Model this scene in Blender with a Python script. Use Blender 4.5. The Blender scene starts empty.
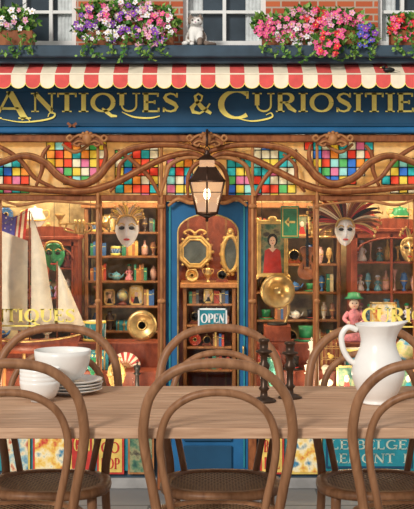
import bpy, math, random
from mathutils import Vector, Matrix
import bmesh
random.seed(23)
f=1370.0; H=1.387; F=6.3
def X(px,y=F): return (px-207)*y/f
def Z(py,y=F): return H-(py-186)*y/f
pi=math.pi
# ---------------------------------------------------------------- materials
def new_mat(name):
    m=bpy.data.materials.new(name); m.use_nodes=True
    return m, m.node_tree.nodes, m.node_tree.links, m.node_tree.nodes['Principled BSDF']
def mat(name,col,rough=.5,metal=0,noise=.18,nscale=25,emit=0,emcol=None,spec=.4):
    m,n,l,p=new_mat(name)
    p.inputs['Roughness'].default_value=rough; p.inputs['Metallic'].default_value=metal; p.inputs['Specular IOR Level'].default_value=spec
    tc=n.new('ShaderNodeTexCoord'); no=n.new('ShaderNodeTexNoise'); no.inputs['Scale'].default_value=nscale; no.inputs['Detail'].default_value=4
    l.new(tc.outputs['Object'],no.inputs['Vector'])
    r=n.new('ShaderNodeValToRGB'); r.color_ramp.elements[0].position=.3; r.color_ramp.elements[1].position=.7
    a=[max(0,c*(1-noise)) for c in col]; b=[min(1,c*(1+noise)) for c in col]
    r.color_ramp.elements[0].color=(*a,1); r.color_ramp.elements[1].color=(*b,1)
    l.new(no.outputs['Fac'],r.inputs['Fac']); l.new(r.outputs['Color'],p.inputs['Base Color'])
    if emit:
        p.inputs['Emission Color'].default_value=(*(emcol or col),1); p.inputs['Emission Strength'].default_value=emit
    return m
def wood(name,c1,c2,scale=(1,12,12),rough=.4,ns=6,spec=.3):
    m,n,l,p=new_mat(name); p.inputs['Roughness'].default_value=rough; p.inputs['Specular IOR Level'].default_value=spec
    tc=n.new('ShaderNodeTexCoord'); mp=n.new('ShaderNodeMapping'); mp.inputs['Scale'].default_value=scale
    no=n.new('ShaderNodeTexNoise'); no.inputs['Scale'].default_value=ns; no.inputs['Detail'].default_value=8; no.inputs['Distortion'].default_value=.6
    r=n.new('ShaderNodeValToRGB'); r.color_ramp.elements[0].position=.3; r.color_ramp.elements[1].position=.72
    r.color_ramp.elements[0].color=(*c1,1); r.color_ramp.elements[1].color=(*c2,1)
    l.new(tc.outputs['Object'],mp.inputs['Vector']); l.new(mp.outputs['Vector'],no.inputs['Vector'])
    l.new(no.outputs['Fac'],r.inputs['Fac']); l.new(r.outputs['Color'],p.inputs['Base Color'])
    bn=n.new('ShaderNodeBump'); bn.inputs['Strength'].default_value=.15; bn.inputs['Distance'].default_value=.003
    l.new(no.outputs['Fac'],bn.inputs['Height']); l.new(bn.outputs['Normal'],p.inputs['Normal'])
    return m
def brick(name,c1,c2,mortar,bw,bh,ms,flat=False,rough=.85):
    m,n,l,p=new_mat(name); p.inputs['Roughness'].default_value=rough
    tc=n.new('ShaderNodeTexCoord'); sp=n.new('ShaderNodeSeparateXYZ'); cb=n.new('ShaderNodeCombineXYZ')
    l.new(tc.outputs['Object'],sp.inputs[0]); l.new(sp.outputs['X'],cb.inputs['X']); l.new(sp.outputs['Y' if flat else 'Z'],cb.inputs['Y'])
    b=n.new('ShaderNodeTexBrick'); b.inputs['Scale'].default_value=1; b.inputs['Brick Width'].default_value=bw; b.inputs['Row Height'].default_value=bh
    b.inputs['Mortar Size'].default_value=ms; b.inputs['Color1'].default_value=(*c1,1); b.inputs['Color2'].default_value=(*c2,1); b.inputs['Mortar'].default_value=(*mortar,1)
    l.new(cb.outputs[0],b.inputs['Vector']); l.new(b.outputs['Color'],p.inputs['Base Color'])
    bn=n.new('ShaderNodeBump'); bn.inputs['Strength'].default_value=.4; bn.inputs['Distance'].default_value=.004; bn.invert=True
    l.new(b.outputs['Fac'],bn.inputs['Height']); l.new(bn.outputs['Normal'],p.inputs['Normal'])
    return m
def painting(name,cols,scale=30):
    m,n,l,p=new_mat(name); p.inputs['Roughness'].default_value=.5
    tc=n.new('ShaderNodeTexCoord'); no=n.new('ShaderNodeTexNoise'); no.inputs['Scale'].default_value=scale; no.inputs['Detail'].default_value=3
    l.new(tc.outputs['Object'],no.inputs['Vector']); r=n.new('ShaderNodeValToRGB'); cr=r.color_ramp
    cr.elements[0].position=.32; cr.elements[0].color=(*cols[0],1); cr.elements[1].position=.68; cr.elements[1].color=(*cols[-1],1)
    for i,c in enumerate(cols[1:-1]):
        e=cr.elements.new(.32+.36*(i+1)/(len(cols)-1)); e.color=(*c,1)
    l.new(no.outputs['Fac'],r.inputs['Fac']); l.new(r.outputs['Color'],p.inputs['Base Color'])
    return m
def cane_mat():
    m,n,l,p=new_mat('woven_cane'); p.inputs['Roughness'].default_value=.6
    tc=n.new('ShaderNodeTexCoord'); outs=[]
    for ang in (pi/4,-pi/4):
        mp=n.new('ShaderNodeMapping'); mp.inputs['Rotation'].default_value=(0,0,ang)
        w=n.new('ShaderNodeTexWave'); w.inputs['Scale'].default_value=24; w.inputs['Distortion'].default_value=.3
        l.new(tc.outputs['Object'],mp.inputs['Vector']); l.new(mp.outputs['Vector'],w.inputs['Vector']); outs.append(w.outputs['Fac'])
    mx=n.new('ShaderNodeMath'); mx.operation='MAXIMUM'; l.new(outs[0],mx.inputs[0]); l.new(outs[1],mx.inputs[1])
    r=n.new('ShaderNodeValToRGB'); r.color_ramp.elements[0].position=.5; r.color_ramp.elements[1].position=.9
    r.color_ramp.elements[0].color=(.03,.015,.008,1); r.color_ramp.elements[1].color=(.34,.20,.10,1)
    l.new(mx.outputs[0],r.inputs['Fac']); l.new(r.outputs['Color'],p.inputs['Base Color'])
    bn=n.new('ShaderNodeBump'); bn.inputs['Distance'].default_value=.003; l.new(mx.outputs[0],bn.inputs['Height']); l.new(bn.outputs['Normal'],p.inputs['Normal'])
    return m
def clear_mat():
    m=bpy.data.materials.new('clear_glass'); m.use_nodes=True; n=m.node_tree.nodes; l=m.node_tree.links; n.clear()
    o=n.new('ShaderNodeOutputMaterial'); t=n.new('ShaderNodeBsdfTransparent'); g=n.new('ShaderNodeBsdfGlossy'); g.inputs['Roughness'].default_value=.03
    mx=n.new('ShaderNodeMixShader'); mx.inputs[0].default_value=.02
    l.new(t.outputs[0],mx.inputs[1]); l.new(g.outputs[0],mx.inputs[2]); l.new(mx.outputs[0],o.inputs[0]); return m
def lamp_glass():
    m=bpy.data.materials.new('amber_lamp_glass'); m.use_nodes=True; n=m.node_tree.nodes; l=m.node_tree.links; n.clear()
    o=n.new('ShaderNodeOutputMaterial'); t=n.new('ShaderNodeBsdfTransparent'); g=n.new('ShaderNodeEmission'); g.inputs['Color'].default_value=(1,.56,.30,1); g.inputs['Strength'].default_value=1.0
    d=n.new('ShaderNodeBsdfGlossy'); d.inputs['Roughness'].default_value=.1; m1=n.new('ShaderNodeMixShader'); m1.inputs[0].default_value=.06
    mx=n.new('ShaderNodeMixShader'); mx.inputs[0].default_value=.5
    l.new(t.outputs[0],mx.inputs[1]); l.new(g.outputs[0],mx.inputs[2]); l.new(mx.outputs[0],m1.inputs[1]); l.new(d.outputs[0],m1.inputs[2]); l.new(m1.outputs[0],o.inputs[0]); return m
def stained(name,col):
    m=bpy.data.materials.new(name); m.use_nodes=True; n=m.node_tree.nodes; l=m.node_tree.links; n.clear()
    o=n.new('ShaderNodeOutputMaterial'); d=n.new('ShaderNodeBsdfDiffuse'); t=n.new('ShaderNodeBsdfTranslucent'); g=n.new('ShaderNodeBsdfGlossy'); g.inputs['Roughness'].default_value=.15
    tc=n.new('ShaderNodeTexCoord'); no=n.new('ShaderNodeTexNoise'); no.inputs['Scale'].default_value=40; l.new(tc.outputs['Object'],no.inputs['Vector'])
    r=n.new('ShaderNodeValToRGB'); r.color_ramp.elements[0].color=(*[c*.85 for c in col],1); r.color_ramp.elements[1].color=(*[min(1,c*1.2) for c in col],1)
    l.new(no.outputs['Fac'],r.inputs['Fac']); l.new(r.outputs['Color'],d.inputs['Color']); l.new(r.outputs['Color'],t.inputs['Color'])
    a=n.new('ShaderNodeMixShader'); a.inputs[0].default_value=.42; b=n.new('ShaderNodeMixShader'); b.inputs[0].default_value=.02
    l.new(d.outputs[0],a.inputs[1]); l.new(t.outputs[0],a.inputs[2]); l.new(a.outputs[0],b.inputs[1]); l.new(g.outputs[0],b.inputs[2]); l.new(b.outputs[0],o.inputs[0]); return m

M={}
M['chair']=wood('bentwood_walnut',(.19,.082,.035),(.34,.165,.08),(8,8,2),.45)
M['table']=wood('oak_table',(.36,.20,.115),(.66,.42,.27),(1,16,16),.6,5)
M['cane']=cane_mat()
M['china']=mat('white_ceramic',(.80,.78,.74),.25,0,.03)
M['bronze']=mat('dark_bronze',(.06,.035,.022),.35,.6)
M['frame']=wood('shopfront_mahogany',(.15,.04,.012),(.34,.115,.038),(6,6,3),.5)
M['frame2']=wood('carved_light_wood',(.28,.105,.035),(.48,.22,.08),(6,6,3),.5)
M['shelf']=wood('shelf_walnut',(.16,.06,.02),(.34,.15,.055),(6,6,3),.5)
M['redwood']=wood('red_cabinet_wood',(.15,.028,.012),(.30,.07,.03),(6,6,3),.45)
M['blue']=mat('navy_sign_paint',(.010,.060,.125),.5,0,.15,8,spec=.3)
M['blue2']=mat('door_blue_paint',(.014,.115,.27),.5,0,.2,8,spec=.3)
M['blue3']=mat('slate_ledge_paint',(.035,.065,.095),.6,0,.25,12)
M['gold']=mat('gilding',(.68,.45,.15),.4,.4,.35)
M['goldp']=mat('gold_leaf_paint',(1,.80,.18),.5,0,.06,30)
M['brass']=mat('brass',(.56,.37,.14),.3,.75,.35)
M['dark']=mat('black_iron',(.02,.018,.016),.45,.4)
M['lantern']=mat('lantern_bronze',(.05,.024,.014),.4,.5)
M['white']=mat('white_paint',(.78,.78,.76),.5,0,.05)
M['cream']=mat('cream_canvas',(.90,.79,.60),.8,0,.06)
M['red']=mat('red_canvas',(.74,.10,.09),.8,0,.1)
M['sail']=mat('sail_cloth',(.84,.74,.54),.8,0,.10)
M['wallg']=mat('shop_wallpaper_ochre',(.56,.42,.21),.85,0,.5,14)
M['ceil']=mat('shop_ceiling_plaster',(.42,.34,.22),.85,0,.1,14)
M['green']=mat('green_enamel',(.03,.24,.09),.3,0,.3)
M['teal']=mat('teal_enamel',(.02,.22,.27),.35,0,.2)
M['redp']=mat('red_lacquer',(.52,.04,.03),.4,0,.25)
M['yel']=mat('yellow_paint',(.74,.52,.12),.5,0,.2)
M['leaf']=mat('leaf_green',(.06,.19,.03),.6,0,.5,60)
M['leaf2']=mat('leaf_light',(.22,.38,.07),.6,0,.4,60)
M['clear']=clear_mat()
M['mirror']=mat('old_mirror_glass',(.09,.11,.11),.15,0,.5,12)
M['wglass']=mat('dark_window_glass',(.035,.05,.065),.15,0,.4,6)
M['curtain']=mat('lace_curtain',(.55,.58,.58),.9,0,.15,40)
M['brick']=brick('red_brick',(.55,.13,.045),(.42,.08,.03),(.45,.36,.28),.085,.032,.004)
M['pave']=brick('stone_pavement',(.20,.20,.20),(.27,.26,.25),(.09,.09,.09),.5,.35,.008,True,.7)
M['skin']=mat('doll_porcelain',(.85,.60,.46),.35,0,.05)
M['silk']=mat('doll_dress_silk',(.70,.25,.28),.6,0,.3,60)
M['stone']=mat('grey_stone',(.30,.29,.28),.8,0,.2,10)
M['marble']=mat('bust_marble',(.66,.58,.44),.4,0,.15)
M['lampglass']=lamp_glass()
M['bulb']=mat('glowing_bulb',(1,.85,.6),.3,0,0,10,18,(1,.78,.5))
M['globe']=mat('lamp_globe_glow',(1,.85,.6),.3,0,0,10,3.5,(1,.82,.58))
pal={'petp':(.25,.06,.45),'petw':(.88,.84,.88),'petk':(.85,.13,.33),'petr':(.75,.03,.05),'pety':(.9,.6,.1),'petb':(.10,.10,.5),'petl':(.85,.42,.60)}
for k,c in pal.items(): M[k]=mat('petal_'+k,c,.6,0,.15,60)
books=[mat('book_cloth_%d'%i,c,.6,0,.2,30) for i,c in enumerate([(.45,.06,.03),(.04,.24,.14),(.05,.14,.34),(.65,.42,.12),(.30,.14,.06),(.7,.6,.38),(.50,.18,.06),(.10,.10,.10)])]
vcol=[mat('glaze_%d'%i,c,.22,0,.3,40) for i,c in enumerate([(.78,.73,.60),(.06,.18,.42),(.5,.07,.04),(.10,.34,.25),(.66,.42,.14),(.34,.15,.07),(.15,.38,.45),(.72,.42,.33),(.12,.08,.06)])]
paints=[painting('oil_painting_%d'%i,c,s) for i,(c,s) in enumerate([
 ([(.06,.04,.02),(.35,.20,.08),(.70,.50,.30),(.12,.10,.05)],25),
 ([(.02,.08,.06),(.08,.18,.10),(.30,.28,.14),(.05,.04,.03)],26),
 ([(.60,.05,.03),(.85,.55,.10),(.9,.78,.50),(.05,.22,.35)],22),
 ([(.05,.18,.35),(.30,.48,.50),(.82,.70,.45),(.55,.12,.06)],26)])]
MAPM=painting('globe_map',[(.05,.25,.42),(.1,.35,.5),(.75,.6,.28),(.40,.48,.15)],18)
sg=[stained('stained_glass_%d'%i,c) for i,c in enumerate([(.08,.62,.66),(1,.78,.16),(.95,.16,.08),(.10,.32,.80),(1,.94,.74),(1,.48,.10),(.22,.66,.26),(.50,.86,.88),(.85,.35,.55)])]
M['amber']=stained('amber_glass',(.92,.66,.34))

# ---------------------------------------------------------------- mesh builder
def cat(pts,k=6,closed=False):
    pts=[Vector(p) for p in pts]; n=len(pts); out=[]
    for i in range(n if closed else n-1):
        if closed: p0,p1,p2,p3=pts[(i-1)%n],pts[i],pts[(i+1)%n],pts[(i+2)%n]
        else: p0,p1,p2,p3=pts[max(i-1,0)],pts[i],pts[i+1],pts[min(i+2,n-1)]
        for j in range(k):
            t=j/k; out.append(.5*((2*p1)+(p2-p0)*t+(2*p0-5*p1+4*p2-p3)*t*t+(3*p1-p0-3*p2+p3)*t**3))
    if not closed: out.append(pts[-1])
    return out
class MB:
    def __init__(s): s.v=[];s.f=[];s.m=[];s.sm=[];s.mats=[]
    def add(s,vs,fs,mt,smooth=False):
        if mt not in s.mats: s.mats.append(mt)
        k=s.mats.index(mt); o=len(s.v)
        s.v+= [tuple(v) for v in vs]
        for q in fs: s.f.append([o+i for i in q]); s.m.append(k); s.sm.append(smooth)
    def box(s,x0,x1,y0,y1,z0,z1,mt):
        x0,x1=sorted((x0,x1)); y0,y1=sorted((y0,y1)); z0,z1=sorted((z0,z1))
        v=[(x,y,z) for x in(x0,x1) for y in(y0,y1) for z in(z0,z1)]
        s.add(v,[(0,1,3,2),(4,6,7,5),(0,4,5,1),(2,3,7,6),(0,2,6,4),(1,5,7,3)],mt)
    def bbox(s,x0,x1,y0,y1,z0,z1,mt,b=.004):
        x0,x1=sorted((x0,x1)); y0,y1=sorted((y0,y1)); z0,z1=sorted((z0,z1))
        def ring(i,z): return [(x0+i,y0+b,z),(x0+b,y0+i,z),(x1-b,y0+i,z),(x1-i,y0+b,z),(x1-i,y1-b,z),(x1-b,y1-i,z),(x0+b,y1-i,z),(x0+i,y1-b,z)]
        v=ring(b*.9,z0)+ring(0,z0+b)+ring(0,z1-b)+ring(b*.9,z1); fs=[tuple(range(8))[::-1],tuple(range(24,32))]
        for k in range(3):
            for i in range(8): fs.append((k*8+i,k*8+(i+1)%8,k*8+8+(i+1)%8,k*8+8+i))
        s.add(v,fs,mt)
    def tube(s,pts,r,mt,n=8,closed=False,flat=1):
        pts=[Vector(p) for p in pts]; N=len(pts)
        rr=r if isinstance(r,(list,tuple)) else [r]*N
        vs=[];up=None
        for i in range(N):
            a=pts[(i-1)%N] if (closed or i>0) else pts[i]; b=pts[(i+1)%N] if (closed or i<N-1) else pts[i]
            t=(b-a); t=t.normalized() if t.length>1e-9 else Vector((0,0,1))
            if up is None:
                up=Vector((0,1,0)) if abs(t.y)<.9 else Vector((1,0,0))
            up=(up-t*up.dot(t)); up=up.normalized() if up.length>1e-6 else t.orthogonal().normalized()
            sd=t.cross(up)
            for j in range(n):
                an=2*pi*j/n; vs.append(pts[i]+(up*math.cos(an)*flat+sd*math.sin(an))*rr[i])
        fs=[]
        for i in range(N if closed else N-1):
            for j in range(n):
                i2=(i+1)%N; fs.append((i*n+j,i*n+(j+1)%n,i2*n+(j+1)%n,i2*n+j))
        if not closed: fs.append(tuple(range(n))[::-1]); fs.append(tuple(range((N-1)*n,N*n)))
        s.add(vs,fs,mt,True)
    def lathe(s,prof,c,mt,n=24,face=False,sx=1,sy=1):
        vs=[];c=Vector(c)
        for r,z in prof:
            for j in range(n):
                a=2*pi*j/n; p=Vector((r*math.cos(a)*sx,r*math.sin(a)*sy,z))
                if face: p=Vector((p.x,-p.z,p.y))
                vs.append(c+p)
        fs=[]
        for i in range(len(prof)-1):
            for j in range(n): fs.append((i*n+j,i*n+(j+1)%n,(i+1)*n+(j+1)%n,(i+1)*n+j))
        if prof[0][0]>1e-6: fs.append(tuple(range(n))[::-1])
        if prof[-1][0]>1e-6: fs.append(tuple(range((len(prof)-1)*n,len(prof)*n)))
        s.add(vs,fs,mt,True)
    def ball(s,c,r,mt,n=10):
        if not isinstance(r,(list,tuple)): r=(r,r,r)
        prof=[(math.sin(pi*i/n),-math.cos(pi*i/n)) for i in range(n+1)]
        vs=[];c=Vector(c);k=n+4
        for a,z in prof:
            for j in range(k):
                t=2*pi*j/k; vs.append(c+Vector((a*math.cos(t)*r[0],a*math.sin(t)*r[1],z*r[2])))
        fs=[(i*k+j,i*k+(j+1)%k,(i+1)*k+(j+1)%k,(i+1)*k+j) for i in range(n) for j in range(k)]
        s.add(vs,fs,mt,True)
    def prism(s,poly,y0,y1,mt):
        n=len(poly); v=[(x,y0,z) for x,z in poly]+[(x,y1,z) for x,z in poly]
        s.add(v,[tuple(range(n)),tuple(range(n,2*n))[::-1]]+[(i,(i+1)%n,n+(i+1)%n,n+i) for i in range(n)],mt)
    def ribbon(s,pts,ws,y0,y1,mt):
        N=len(pts); vs=[]
        if not isinstance(ws,(list,tuple)): ws=[ws]*N
        for i in range(N):
            a=pts[max(i-1,0)];b=pts[min(i+1,N-1)]; dx,dz=b[0]-a[0],b[1]-a[1]; L=math.hypot(dx,dz) or 1
            nx,nz=-dz/L*ws[i]/2,dx/L*ws[i]/2
            for y in (y0,y1):
                vs.append((pts[i][0]+nx,y,pts[i][1]+nz)); vs.append((pts[i][0]-nx,y,pts[i][1]-nz))
        fs=[]
        for i in range(N-1):
            o=i*4; fs+=[(o,o+1,o+5,o+4),(o+2,o+6,o+7,o+3),(o,o+4,o+6,o+2),(o+1,o+3,o+7,o+5)]
        fs+=[(0,2,3,1),(N*4-4,N*4-3,N*4-1,N*4-2)]
        s.add(vs,fs,mt)
    def make(s,name,loc=None,rot=None,parent=None):
        me=bpy.data.meshes.new(name); me.from_pydata([tuple(v) for v in s.v],[],s.f)
        for m_ in s.mats: me.materials.append(m_)
        me.polygons.foreach_set('material_index',s.m); me.polygons.foreach_set('use_smooth',s.sm)
        bm=bmesh.new(); bm.from_mesh(me); bmesh.ops.recalc_face_normals(bm,faces=bm.faces); bm.to_mesh(me); bm.free(); me.update()
        ob=bpy.data.objects.new(name,me); bpy.context.scene.collection.objects.link(ob)
        if loc: ob.location=loc
        if rot: ob.rotation_euler=rot
        if parent: ob.parent=parent
        return ob
# ---------------------------------------------------------------- lettering
T_,t_=.23,.09
def arc(cx,cy,rx,ry,a0,a1,n=16,thin=False):
    P=[];W=[]
    for i in range(n+1):
        a=math.radians(a0+(a1-a0)*i/n); P.append((cx+rx*math.cos(a),cy+ry*math.sin(a))); W.append(t_ if thin else t_+(T_-t_)*abs(math.cos(a))**1.5)
    return (P,W)
def sf(x,y=0,w=.28): return ([(x-w/2,y+(.03 if y<.5 else -.03)),(x+w/2,y+(.03 if y<.5 else -.03))],.06)
def S(p,w): return (p,w)
GL={
'A':(.82,[S([(.08,0),(.42,1)],t_),S([(.38,1),(.74,0)],T_),S([(.2,.36),(.6,.36)],t_),sf(.08),sf(.74)]),
'N':(.86,[S([(.12,0),(.12,1)],t_),S([(.74,0),(.74,1)],t_),S([(.12,.97),(.74,.05)],T_),sf(.12),sf(.10,1),sf(.74,1)]),
'T':(.76,[S([(.38,0),(.38,1)],T_),S([(.04,.96),(.72,.96)],t_),S([(.05,1),(.05,.78)],t_),S([(.71,1),(.71,.78)],t_),sf(.38,0,.36)]),
'I':(.36,[S([(.18,0),(.18,1)],T_),sf(.18,0,.36),sf(.18,1,.36)]),
'Q':(.96,[arc(.48,.5,.38,.46,0,360,28),S([(.45,.2),(.6,.02),(.8,-.2),(1.0,-.22)],[t_,T_*.8,T_*.7,t_])]),
'O':(.96,[arc(.48,.5,.38,.46,0,360,28)]),
'U':(.82,[S([(.16,1),(.16,.35)],T_),S([(.7,1),(.7,.35)],t_),arc(.43,.35,.27,.31,180,360,14,True),sf(.16,1,.36),sf(.7,1)]),
'E':(.7,[S([(.18,0),(.18,1)],T_),S([(.05,.96),(.62,.96)],t_),S([(.05,.04),(.65,.04)],t_),S([(.18,.52),(.5,.52)],t_),S([(.62,1),(.62,.8)],t_),S([(.65,0),(.65,.22)],t_),S([(.5,.62),(.5,.42)],t_)]),
'S':(.66,[S([(.56,.8),(.46,.93),(.32,.97),(.17,.9),(.12,.76),(.2,.62),(.34,.52),(.48,.42),(.56,.27),(.5,.1),(.34,.03),(.18,.07),(.08,.22)],[.08,.08,.09,.13,.19,.22,.23,.22,.19,.13,.09,.08,.08]),S([(.57,1),(.57,.76)],t_),S([(.08,.24),(.08,0)],t_)]),
'C':(.84,[arc(.48,.5,.38,.46,50,310,22),S([(.74,.98),(.74,.7)],t_)]),
'R':(.84,[S([(.18,0),(.18,1)],T_),S([(.1,.96),(.42,.96)],t_),S([(.18,.5),(.42,.5)],t_),arc(.42,.73,.23,.23,-90,90,12),S([(.4,.5),(.56,.22),(.8,.02)],[T_*.8,T_,T_*.5]),sf(.18,0,.34)]),
'P':(.74,[S([(.18,0),(.18,1)],T_),S([(.1,.96),(.42,.96)],t_),S([(.18,.46),(.42,.46)],t_),arc(.42,.71,.23,.25,-90,90,12),sf(.18,0,.34)]),
'B':(.76,[S([(.18,0),(.18,1)],T_),S([(.1,.96),(.42,.96)],t_),S([(.1,.04),(.42,.04)],t_),S([(.18,.52),(.42,.52)],t_),arc(.42,.74,.2,.22,-90,90,12),arc(.42,.28,.24,.24,-90,90,12)]),
'L':(.66,[S([(.18,0),(.18,1)],T_),S([(.05,.04),(.6,.04)],t_),S([(.6,0),(.6,.26)],t_),sf(.18,1,.34)]),
'G':(.88,[arc(.48,.5,.38,.46,50,330,22),S([(.8,.0),(.8,.4)],T_*.7),S([(.6,.42),(.9,.42)],t_)]),
'M':(1.0,[S([(.12,0),(.12,1)],t_),S([(.12,1),(.5,.1)],T_),S([(.5,.1),(.86,1)],t_),S([(.86,0),(.86,1)],T_),sf(.12),sf(.86)]),
'J':(.5,[S([(.34,1),(.34,.25)],T_),arc(.17,.25,.17,.22,270,360,8,True),sf(.34,1)]),
'&':(.95,[S([(.85,.5),(.7,.2),(.45,.03),(.2,.1),(.15,.3),(.3,.5),(.52,.66),(.55,.85),(.4,.96),(.27,.84),(.33,.62),(.55,.3),(.9,.02)],[.07,.08,.1,.16,.2,.12,.08,.1,.08,.12,.16,.2,.12])]),
' ':(.4,[])}
def text(mb,word,px0,px1,pyt,pyb,y,mt,th=.006,gap=.06,wt=1):
    W=sum(GL[c][0]+gap for c in word); x0=X(px0,y);k=(X(px1,y)-x0)/W; zb=Z(pyb,y);h=Z(pyt,y)-zb; cx=0
    for c in word:
        w,st=GL[c]
        for P,wd in st:
            pts=[(x0+(cx+a)*k,zb+b*h) for a,b in P]; m_=min((k+h)/2,h*1.1)*wt
            wd=[q*m_ for q in wd] if isinstance(wd,(list,tuple)) else wd*m_
            mb.ribbon(pts,wd,y-th,y,mt)
        cx+=w+gap

# ================================================================ shell
mb=MB(); mb.box(-4,4,-2,8,-.05,0,M['pave']); mb.make('ground_pavement')
XL,XR=-1.7,1.7
mb=MB()
for a,b in ((None,-30),(76,183),(266,378),(482,None)):
    mb.box(XL if a is None else X(a),XR if b is None else X(b),6.3,6.42,Z(46),2.42,M['brick'])
mb.box(XL,XR,6.3,6.42,2.42,2.75,M['brick']); mb.box(XL,XR,6.36,6.42,Z(84),Z(46),M['brick'])
mb.make('wall_upper')
for i,(a,b) in enumerate(((-30,76),(183,266),(378,482))):
    mb=MB(); x0,x1=X(a),X(b); z0,z1=Z(45),2.42
    mb.box(x0,x1,6.385,6.40,z0,z1,M['wglass'])
    w=.022
    mb.box(x0,x0+w,6.33,6.385,z0,z1,M['white']);mb.box(x1-w,x1,6.33,6.385,z0,z1,M['white']);mb.box(x0+w,x1-w,6.33,6.385,z0,z0+w,M['white']);mb.box(x0+w,x1-w,6.33,6.385,z1-w,z1,M['white'])
    nb=3 if i!=1 else 1
    for k in range(1,nb+1):
        xc=x0+(x1-x0)*k/(nb+1); mb.box(xc-.008,xc+.008,6.35,6.384,z0+w,z1-w,M['white'])
    mb.box(x0+w,x1-w,6.352,6.384,Z(12),Z(9),M['white'])
    for (ca,cb) in ((x0+w,x0+w+.07),(x1-w-.07,x1-w)):
        vs=[];fs=[];n=14
        for k in range(n+1):
            xx=ca+(cb-ca)*k/n; yy=6.379+.004*math.sin(k*1.9); vs+=[(xx,yy,z0+w),(xx,yy,z1-w)]
        for k in range(n): fs.append((2*k,2*k+1,2*k+3,2*k+2))
        mb.add(vs,fs,M['curtain'],True)
    mb.make('window_%d'%(i+3))
mb=MB(); mb.bbox(XL,XR,6.08,6.299,Z(57,6.08),Z(45,6.08),M['blue3'],.006)
mb.bbox(XL,XR,6.12,6.299,Z(63,6.12),Z(57.2,6.12),M['blue3'],.004)
mb.make('trim_ledge')
zledge=Z(45,6.08)
# awning
mb=MB(); yb,yf=6.25,6.06; zt=Z(60,6.25); zf=Z(74,yf); sw=14.6*yf/f
for i in range(-27,28):
    xa=X(11,yf)+i*sw; xb=xa+sw; mt=M['cream'] if i%2==0 else M['red']
    mb.add([(xa,yb,zt),(xb,yb,zt),(xb,yf,zf),(xa,yf,zf)],[(0,1,2,3)],mt)
    mb.add([(xa,yb,zt-.008),(xb,yb,zt-.008),(xb,yf+.003,zf-.008),(xa,yf+.003,zf-.008)],[(0,1,2,3)],mt)
    zs=Z(82.5,yf); P=[(xa,zf),(xb,zf),(xb,zs)]+[(xa+sw/2+sw/2*math.cos(a),zs-.026*math.sin(a)) for a in [pi*k/10 for k in range(1,10)]]+[(xa,zs)]
    mb.prism(P,yf-.003,yf+.003,mt)
    tr=[(xa+sw/2+sw/2*math.cos(a),yf-.004,zs-.026*math.sin(a)) for a in [pi*k/10 for k in range(11)]]
    mb.tube(tr,.0016,M['goldp'],5)
mb.tube([(XL,yf-.001,zf),(XR-.05,yf-.001,zf)],.004,M['cream'],8)
mb.make('striped_awning')
# sign board
mb=MB()
mb.box(XL,XR,6.27,6.355,Z(134,6.27),Z(80,6.27),M['blue'])
mb.bbox(XL,XR,6.225,6.269,Z(133,6.225),Z(127,6.225),M['blue2'],.006)
mb.bbox(XL,XR,6.245,6.269,Z(126.8,6.245),Z(123.5,6.245),M['blue'],.004)
mb.bbox(XL,XR,6.245,6.269,Z(91,6.245),Z(86,6.245),M['blue'],.004)
y=6.269
G=M['goldp']
text(mb,'A',-8,31,90,119,y,G,.004,.06,.85); text(mb,'NTIQUES',32,181,93,112,y,G,.004,.06,.95); text(mb,'&',188,214,93,114,y,G)
text(mb,'C',217,254,90,119,y,G,.004,.06,.85); text(mb,'URIOSITIES',253,434,93,112,y,G,.004,.06,.95)
def swash(pts,w=.008):
    P=cat([(X(a,y),0,Z(b,y)) for a,b in pts],6); n=len(P); mb.ribbon([(p.x,p.z) for p in P],[w*(.35+.65*math.sin(pi*i/(n-1))) for i in range(n)],y-.006,y,G)
swash([(2,119),(20,122),(38,121),(52,118),(55,114),(50,113),(48,117)]); swash([(236,118),(250,121),(262,120),(272,117),(271,113),(266,115)])
swash([(122,112),(134,117),(150,118),(160,116)]); swash([(30,121),(22,112),(12,108)])
mb.make('shop_sign_board')
for cx in (87,207,333):
    mb=MB(); yy=6.2
    for sgn in (-1,1):
        P=[(X(cx+sgn*a,yy),yy,Z(b,yy)) for a,b in ((0,139),(6,135),(12,137),(17,141),(20,138),(17,135.5),(14.5,138))]
        mb.tube(cat(P,5),.006,M['frame2'],8)
        P=[(X(cx+sgn*a,yy),yy,Z(b,yy)) for a,b in ((2,143),(8,141),(13,144),(9,146),(7,143.5))]
        mb.tube(cat(P,5),.005,M['frame2'],8)
    mb.ball((X(cx,yy),yy,Z(139,yy)),(.022,.014,.026),M['frame2'])
    for k in range(5):
        a=pi*(k+.5)/5; mb.ball((X(cx,yy)+.028*math.cos(a),yy,Z(138,yy)+.024*math.sin(a)),(.009,.008,.009),M['frame2'],6)
    mb.box(X(cx-16,yy),X(cx+16,yy),yy+.004,6.249,Z(145,yy),Z(136,yy),M['frame'])
    mb.make('carved_cartouche')
# ---------------- transom
mb=MB(); 
mb.bbox(XL,XR,6.25,6.36,Z(142,6.25),Z(134.6,6.25),M['frame'])
mb.bbox(XL,XR,6.25,6.36,Z(201,6.25),Z(195,6.25),M['frame'])
for px in (-95,-2,99,162,252,316,417,510):
    w=4 if px in(162,252) else 2.2
    mb.bbox(X(px-w),X(px+w),6.24,6.36,.4005 if px not in (162,252) else .001,Z(195),M['frame'],.004)
    mb.tube([(X(px),6.238,.42),(X(px),6.238,Z(143))],.007,M['frame2'],8)
    for py in (206,300):
        mb.ball((X(px),6.236,Z(py)),(.02 if w>3 else .014,.012,.012),M['frame2'],8)
def crv(pts,r=.013,mt=None,mirror=True,y=6.235):
    for mrr in ((False,True) if mirror else (False,)):
        P=[(X((415-a) if mrr else a,y),y,Z(b,y)) for a,b in pts]
        P=cat(P,7); n=len(P); mb.tube(P,[r*(.6+.4*math.sin(pi*i/(n-1))) for i in range(n)],mt or M['frame'],8)
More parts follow.
